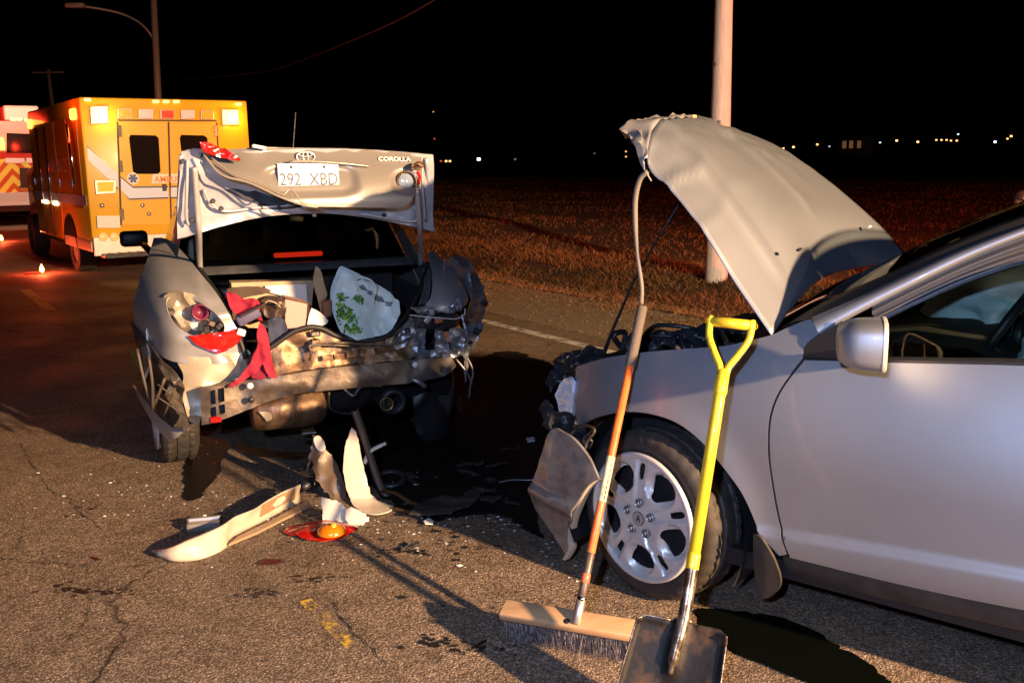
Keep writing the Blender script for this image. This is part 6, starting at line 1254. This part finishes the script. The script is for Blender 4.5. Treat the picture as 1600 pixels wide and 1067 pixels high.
t = thing('rubber_ring', 'dark rubber ring lying behind the upright bumper piece', 'ring')
c0 = Vector((-0.625,4.63,0))+Vector((0, 0, .03)); b = MB(); b.tube([c0+Vector((.07*cos(a), .055*sin(a), .02*sin(a))) for a in [2*pi*k/24 for k in range(25)]], .016, 8, cap=False); b.build('ring_body', CRUSH, t, True)
t = thing('thin_wire', 'thin pale wire lying on the asphalt beside the hanging bumper cover', 'wire')
b = MB(); b.tube(crom([Vector((-0.076,4.623,0))+Vector((0, 0, .006)), Vector((-0.011,4.64,-0))+Vector((0, 0, .012)), Vector((0.054,4.646,-0))+Vector((0, 0, .008)), Vector((0.106,4.644,0))+Vector((0, 0, .01))], 5), .0035, 6); b.build('wire_strand', GREYST, t, True)

# ------------------------------------------------------------------ poles, wire, far lights, bystander
PWOOD = mat('weathered_pole_wood', (.52, .55, .62), .85, col2=(.38, .39, .43), vscale=9, stretch=(6, 6, .35), bump=.4, bscale=14)
pole = thing('utility_pole', 'tall weathered wooden utility pole beside the ditch behind the coupe', 'utility pole', (3.03, 14.1, -.12), 0)
b = MB(); rows = []
for k in range(40):
    z = -.3+k*.27; r = .168-.003*k; rows.append([((r+.004*nz((cos(q)*2, sin(q)*2, z*.4), 2, 3))*cos(q)+.004*z, (r+.004*nz((cos(q)*2, sin(q)*2, z*.4), 2, 3))*sin(q), z) for q in [2*pi*i/28 for i in range(28)]])
b.grid(rows, close=True); b.build('pole_shaft', PWOOD, pole, True)
b = MB(); b.box((.05, 0, 9.6), (2.2, .1, .12)); b.build('cross_arm', PWOOD, pole)
for z, a in ((3.0, 3.9), (2.2, 4.4), (4.3, 4.2)):
    b = MB(); b.box(((.18-.0035*z/.27)*cos(a)+.004*z, (.18-.0035*z/.27)*sin(a), z), (.03, .03, .05)); b.build('pole_staple', BLACKM, pole)
GALV = mat('galvanised_pole', (.13, .12, .12), .6, .3)
lampp = thing('street_lamp', 'unlit curved-arm street lamp standing behind the ambulance', 'street lamp', tuple((-10.02,28,1.032))[:2]+(0,), 0)
bx = Vector((-10.02,28,1.032)); tp_ = Vector((-9.797,28,6.459))
b = MB(); b.tube([(0, 0, 0), (tp_.x-bx.x, 0, tp_.z)], [.11, .085], 12); b.build('lamp_post', GALV, lampp, True)
arm = [Vector((-9.885,28,4.994)), Vector((-10.02,28,5.271)), Vector((-10.19,27.7,5.507)), Vector((-10.5,27.4,5.671)), Vector((-10.89,27.1,5.75)), Vector((-11.35,26.9,5.809))]
b = MB(); b.tube([p-Vector((bx.x, bx.y, 0)) for p in crom(arm, 5)], .03, 8); b.build('lamp_arm', GALV, lampp, True)
b = MB(); b.box(Vector((-11.48,26.8,5.812))-Vector((bx.x, bx.y, 0)), (.5, .22, .12), bev=.04); b.build('lamp_head', GALV, lampp, True)
p2 = thing('utility_pole', 'faint distant utility pole with short cross-arm left of the ambulance', 'utility pole', tuple((-20.68,45,1.049))[:2]+(0,), 0)
ht = (-20.29,45,5.953)[2]
b = MB(); b.tube([(0, 0, 0), (-.1, 0, ht)], [.11, .08], 10); b.build('pole_shaft', mat('dark_old_pole', (.06, .05, .05), .9), p2, True)
b = MB(); b.box((-.1, 0, ht-.15), (1.4, .07, .07)); b.build('cross_arm', mat('dark_old_pole', (.06, .05, .05), .9), p2)
wire = MB(); wire.tube(crom([(-1.032,16,4.173), (-1.977,18,4.08), (-3.399,21,4.059), (-5.19,25,4.128), (-7.852,31,4.39), (-16.07,45,5.272)], 8), .013, 6)
tag(wire.build('overhead_wire', mat('wire_insulation', (.10, .08, .08), .5), None, True), 'sagging overhead wire crossing the dark sky above the sedan', 'wire')

# lights of the settlement along the horizon, each on its own post
def far_light(px, what, col, e, dist, w_=.45):
    p = Vector(what); n = len([o for o in bpy.data.objects if o.name.startswith('distant_lamp') and not o.parent])
    t = thing('distant_lamp', px, 'distant lamp', (p.x, p.y, 0), 0, 'far lights on the horizon')
    b = MB(); b.tube([(0, 0, 0), (0, 0, p.z)], .12, 6); b.build('lamp_post', GALV, t)
    b = MB(); b.box((0, 0, p.z), (w_*1.25, .5, w_), bev=.12); b.build('lamp_head', mat('far_glow_%d_%d' % (int(col[2]*99), int(e*10)), (.8, .7, .5), .5, emit=col, estr=e), t)
OR = (1, .45, .14); WH_ = (.9, .95, 1); RD = (1, .12, .05)
GRP = 0
for p, c, e, s_, l in (((-27.92,400,1.525), RD, .6, .7, 'dim red horizon light left of two orange ones beside the trunk lid'), ((-25.83,400,1.493), OR, 4, .7, 'bright orange horizon light next to the dim red one beside the trunk lid'), ((-24.26,400,1.468), OR, 3, .7, 'orange horizon light, rightmost of the three beside the trunk lid'), ((-12.45,400,2.059), WH_, 4, 1.1, 'white light on the dark horizon just right of the trunk lid'),
    ((-31.99,420,22.19), OR, .8, .5, 'dim amber light high above the horizon right of the trunk lid'), ((-31.78,420,10.98), RD, 1, .5, 'dim red light above the orange lights right of the trunk lid'),
    ((2.605,420,1.84), WH_, .12, .8, 'very faint pale light left of the hood on the horizon'), ((36.72,420,3.744), WH_, .15, .6, 'very faint pale light nearest the hood tip on the horizon'), ((50.19,420,4.345), OR, 1.5, .6, 'upper of two stacked amber lights left of the raised hood'), ((50.2,420,2.186), OR, 1.5, .6, 'lower of two stacked amber lights left of the raised hood'), ((55.42,420,3.456), OR, .6, .6, 'faint amber light touching the raised hood edge on its left'),
    ((107.7,400,4.575), OR, 2, .6, 'orange light touching the hood silhouette, nearest the utility pole'), ((112.2,400,4.506), OR, 2.5, .6, 'orange light second from the utility pole, above the hood edge'), ((116.3,400,4.955), OR, 4, .7, 'bright orange light third from the utility pole, above the hood edge'), ((126,400,5.832), OR, 2.5, .7, 'orange light left of the dim bluish light above the hood'), ((131,400,4.986), WH_, .6, .6, 'dim bluish light between orange lights right of the hood'),
    ((159.2,420,6.437), WH_, 1.2, .6, 'small white light right of the far building'), ((166.3,420,7.134), OR, 4, .7, 'orange light just right of the small white light by the far building'), ((175.4,420,6.456), OR, 5, .7, 'bright lone orange light between far building and row of five'), ((183.3,420,7.141), OR, 3, .6, 'leftmost of the row of five close orange lights'), ((185.5,420,7.107), OR, 3, .6, 'second from left in the row of five close orange lights'), ((187.7,420,7.073), OR, 3, .6, 'middle one of the row of five close orange lights'), ((189.6,420,6.775), OR, 3, .6, 'second from right in the row of five close orange lights'), ((192.1,420,6.737), OR, 4, .6, 'rightmost of the row of five orange lights, under the blue one'),
    ((192.5,420,9.416), (.5, .7, 1), 2, .6, 'small blue light above the row of orange lights'), ((208.6,420,5.945), WH_, 3, .8, 'white light near the right end of the horizon'), ((213.8,420,7.21), OR, 3, .6, 'lower left of the two last orange lights at the picture\'s right end'), ((215.3,420,8.26), OR, 4, .7, 'upper right of the two last orange lights at the picture\'s right end')):
    far_light(l, p, c, e, 0, s_)
fb = Vector((151.8,430,5.898)); bld = thing('far_building', 'dim low building with faintly lit windows on the far horizon', 'building', (fb.x, fb.y, 0))
b = MB(); b.box((0, 4, fb.z-1), (16, 8, 8)); b.build('wall', mat('far_wall', (.2, .18, .16), .8), bld)
b = MB(); b.prism([(-8.5, fb.z+3), (8.5, fb.z+3), (0, fb.z+5)], lambda x, z: (x, -.5, z), lambda x, z: (x, 8.5, z)); b.build('roof', mat('far_roof', (.06, .055, .05), .8), bld)
for x in (-4.5, -1.5, 2.0):
    b = MB(); b.box((x, -.05, fb.z), (1.7, .12, 3.2)); b.build('window', mat('lit_far_window', (.5, .3, .2), .5, emit=(1, .45, .18), estr=.12), bld)

# bystander crouching beyond the ditch, mostly hidden by the coupe's roof
pos = Vector((5.767,11,0.83)); per = thing('person', 'crouching person in dark jacket with hand raised to the face', 'person', (pos.x, pos.y, -.15), radians(10))
def skin(name, joints, edges, m, parent, sub=2):
    me = bpy.data.meshes.new(name); me.from_pydata([j[:3] for j in joints], edges, []); o = bpy.data.objects.new(name, me); COL.objects.link(o); o.parent = parent; me.materials.append(m)
    s = o.modifiers.new('skin', 'SKIN'); s.use_smooth_shade = True
    for v, j in zip(me.skin_vertices[0].data, joints): v.radius = (j[3], j[3])
    me.skin_vertices[0].data[0].use_root = True
    d = o.modifiers.new('sub', 'SUBSURF'); d.levels = d.render_levels = sub; return o
hz_ = (5.75,11,1.04)[2]+.15   # head centre above the ground
o_ = hz_-.98
J = [(0, .05, .42+o_, .15), (0, .0, .60+o_, .15), (0, -.04, .76+o_, .14), (0, -.05, .86+o_, .06), (-.17, -.04, .78+o_, .07), (.17, -.04, .78+o_, .07), (-.25, -.20, .62+o_, .05), (-.10, -.30, .80+o_, .04), (.24, -.2, .56+o_, .05), (.08, -.34, .62+o_, .04),
     (-.12, -.02, .40+o_, .10), (.12, -.02, .40+o_, .10), (-.15, -.36, .44+o_, .075), (.15, -.34, .44+o_, .075), (-.13, -.10, .10, .05), (.13, -.10, .10, .05), (-.13, -.28, .05, .045), (.13, -.28, .05, .045)]
skin('jacket_and_trousers', J, [(0, 1), (1, 2), (2, 3), (2, 4), (2, 5), (4, 6), (6, 7), (5, 8), (8, 9), (0, 10), (0, 11), (10, 12), (11, 13), (12, 14), (13, 15), (14, 16), (15, 17)], mat('dark_jacket', (.03, .025, .025), .8), per)
SKIN_ = mat('skin', (.50, .26, .19), .5, sub=0)
def headrow(t):
    return [(.001, -.12), (.05, -.115), (.062, -.09), (.072, -.04), (.078, .02), (.075, .07), (.055, .105), (.001, .122)][t]
b = MB(); rows = []
for k in range(8):
    r, h = headrow(k); rows.append([(r*cos(q)*.92, -.07+r*sin(q)*1.18-(.016 if (abs(q-1.5*pi) < .3 and 2 < k < 5) else 0), .98+o_+h) for q in [2*pi*i/24 for i in range(24)]])
b.grid(rows, close=True); o = b.build('head', SKIN_, per, True); d = o.modifiers.new('s', 'SUBSURF'); d.levels = d.render_levels = 1
b = MB(); b.lathe([(.088, -.0), (.086, .03), (.07, .075), (.001, .098)], (0, -.065, .98+o_+.035), 'z', 22); b.grid([[(x, -.15-.075*(1-(x/.075)**2)*t, .98+o_+.04-.012*t) for x in (-.07, -.04, 0, .04, .07)] for t in (0, .5, 1)]); b.build('cap', mat('dark_cap', (.03, .02, .02), .8), per, True)
hand = Vector((-.06, -.34, .86+o_))
JH = [(-.10, -.30, .80+o_, .034), (hand.x, hand.y, hand.z, .032)]; E_ = [(0, 1)]
for k in range(4):
    n = len(JH); x = hand.x-.028+k*.019; JH += [(x, hand.y-.012, hand.z+.045, .010), (x+.004, hand.y+.012, hand.z+.075+.006*(k % 3), .009), (x+.008, hand.y+.03, hand.z+.088+.006*(k % 3), .008)]; E_ += [(1, n), (n, n+1), (n+1, n+2)]
n = len(JH); JH += [(hand.x+.045, hand.y+.0, hand.z+.02, .012), (hand.x+.062, hand.y+.015, hand.z+.048, .010)]; E_ += [(1, n), (n, n+1)]
skin('hand', JH, E_, SKIN_, per)
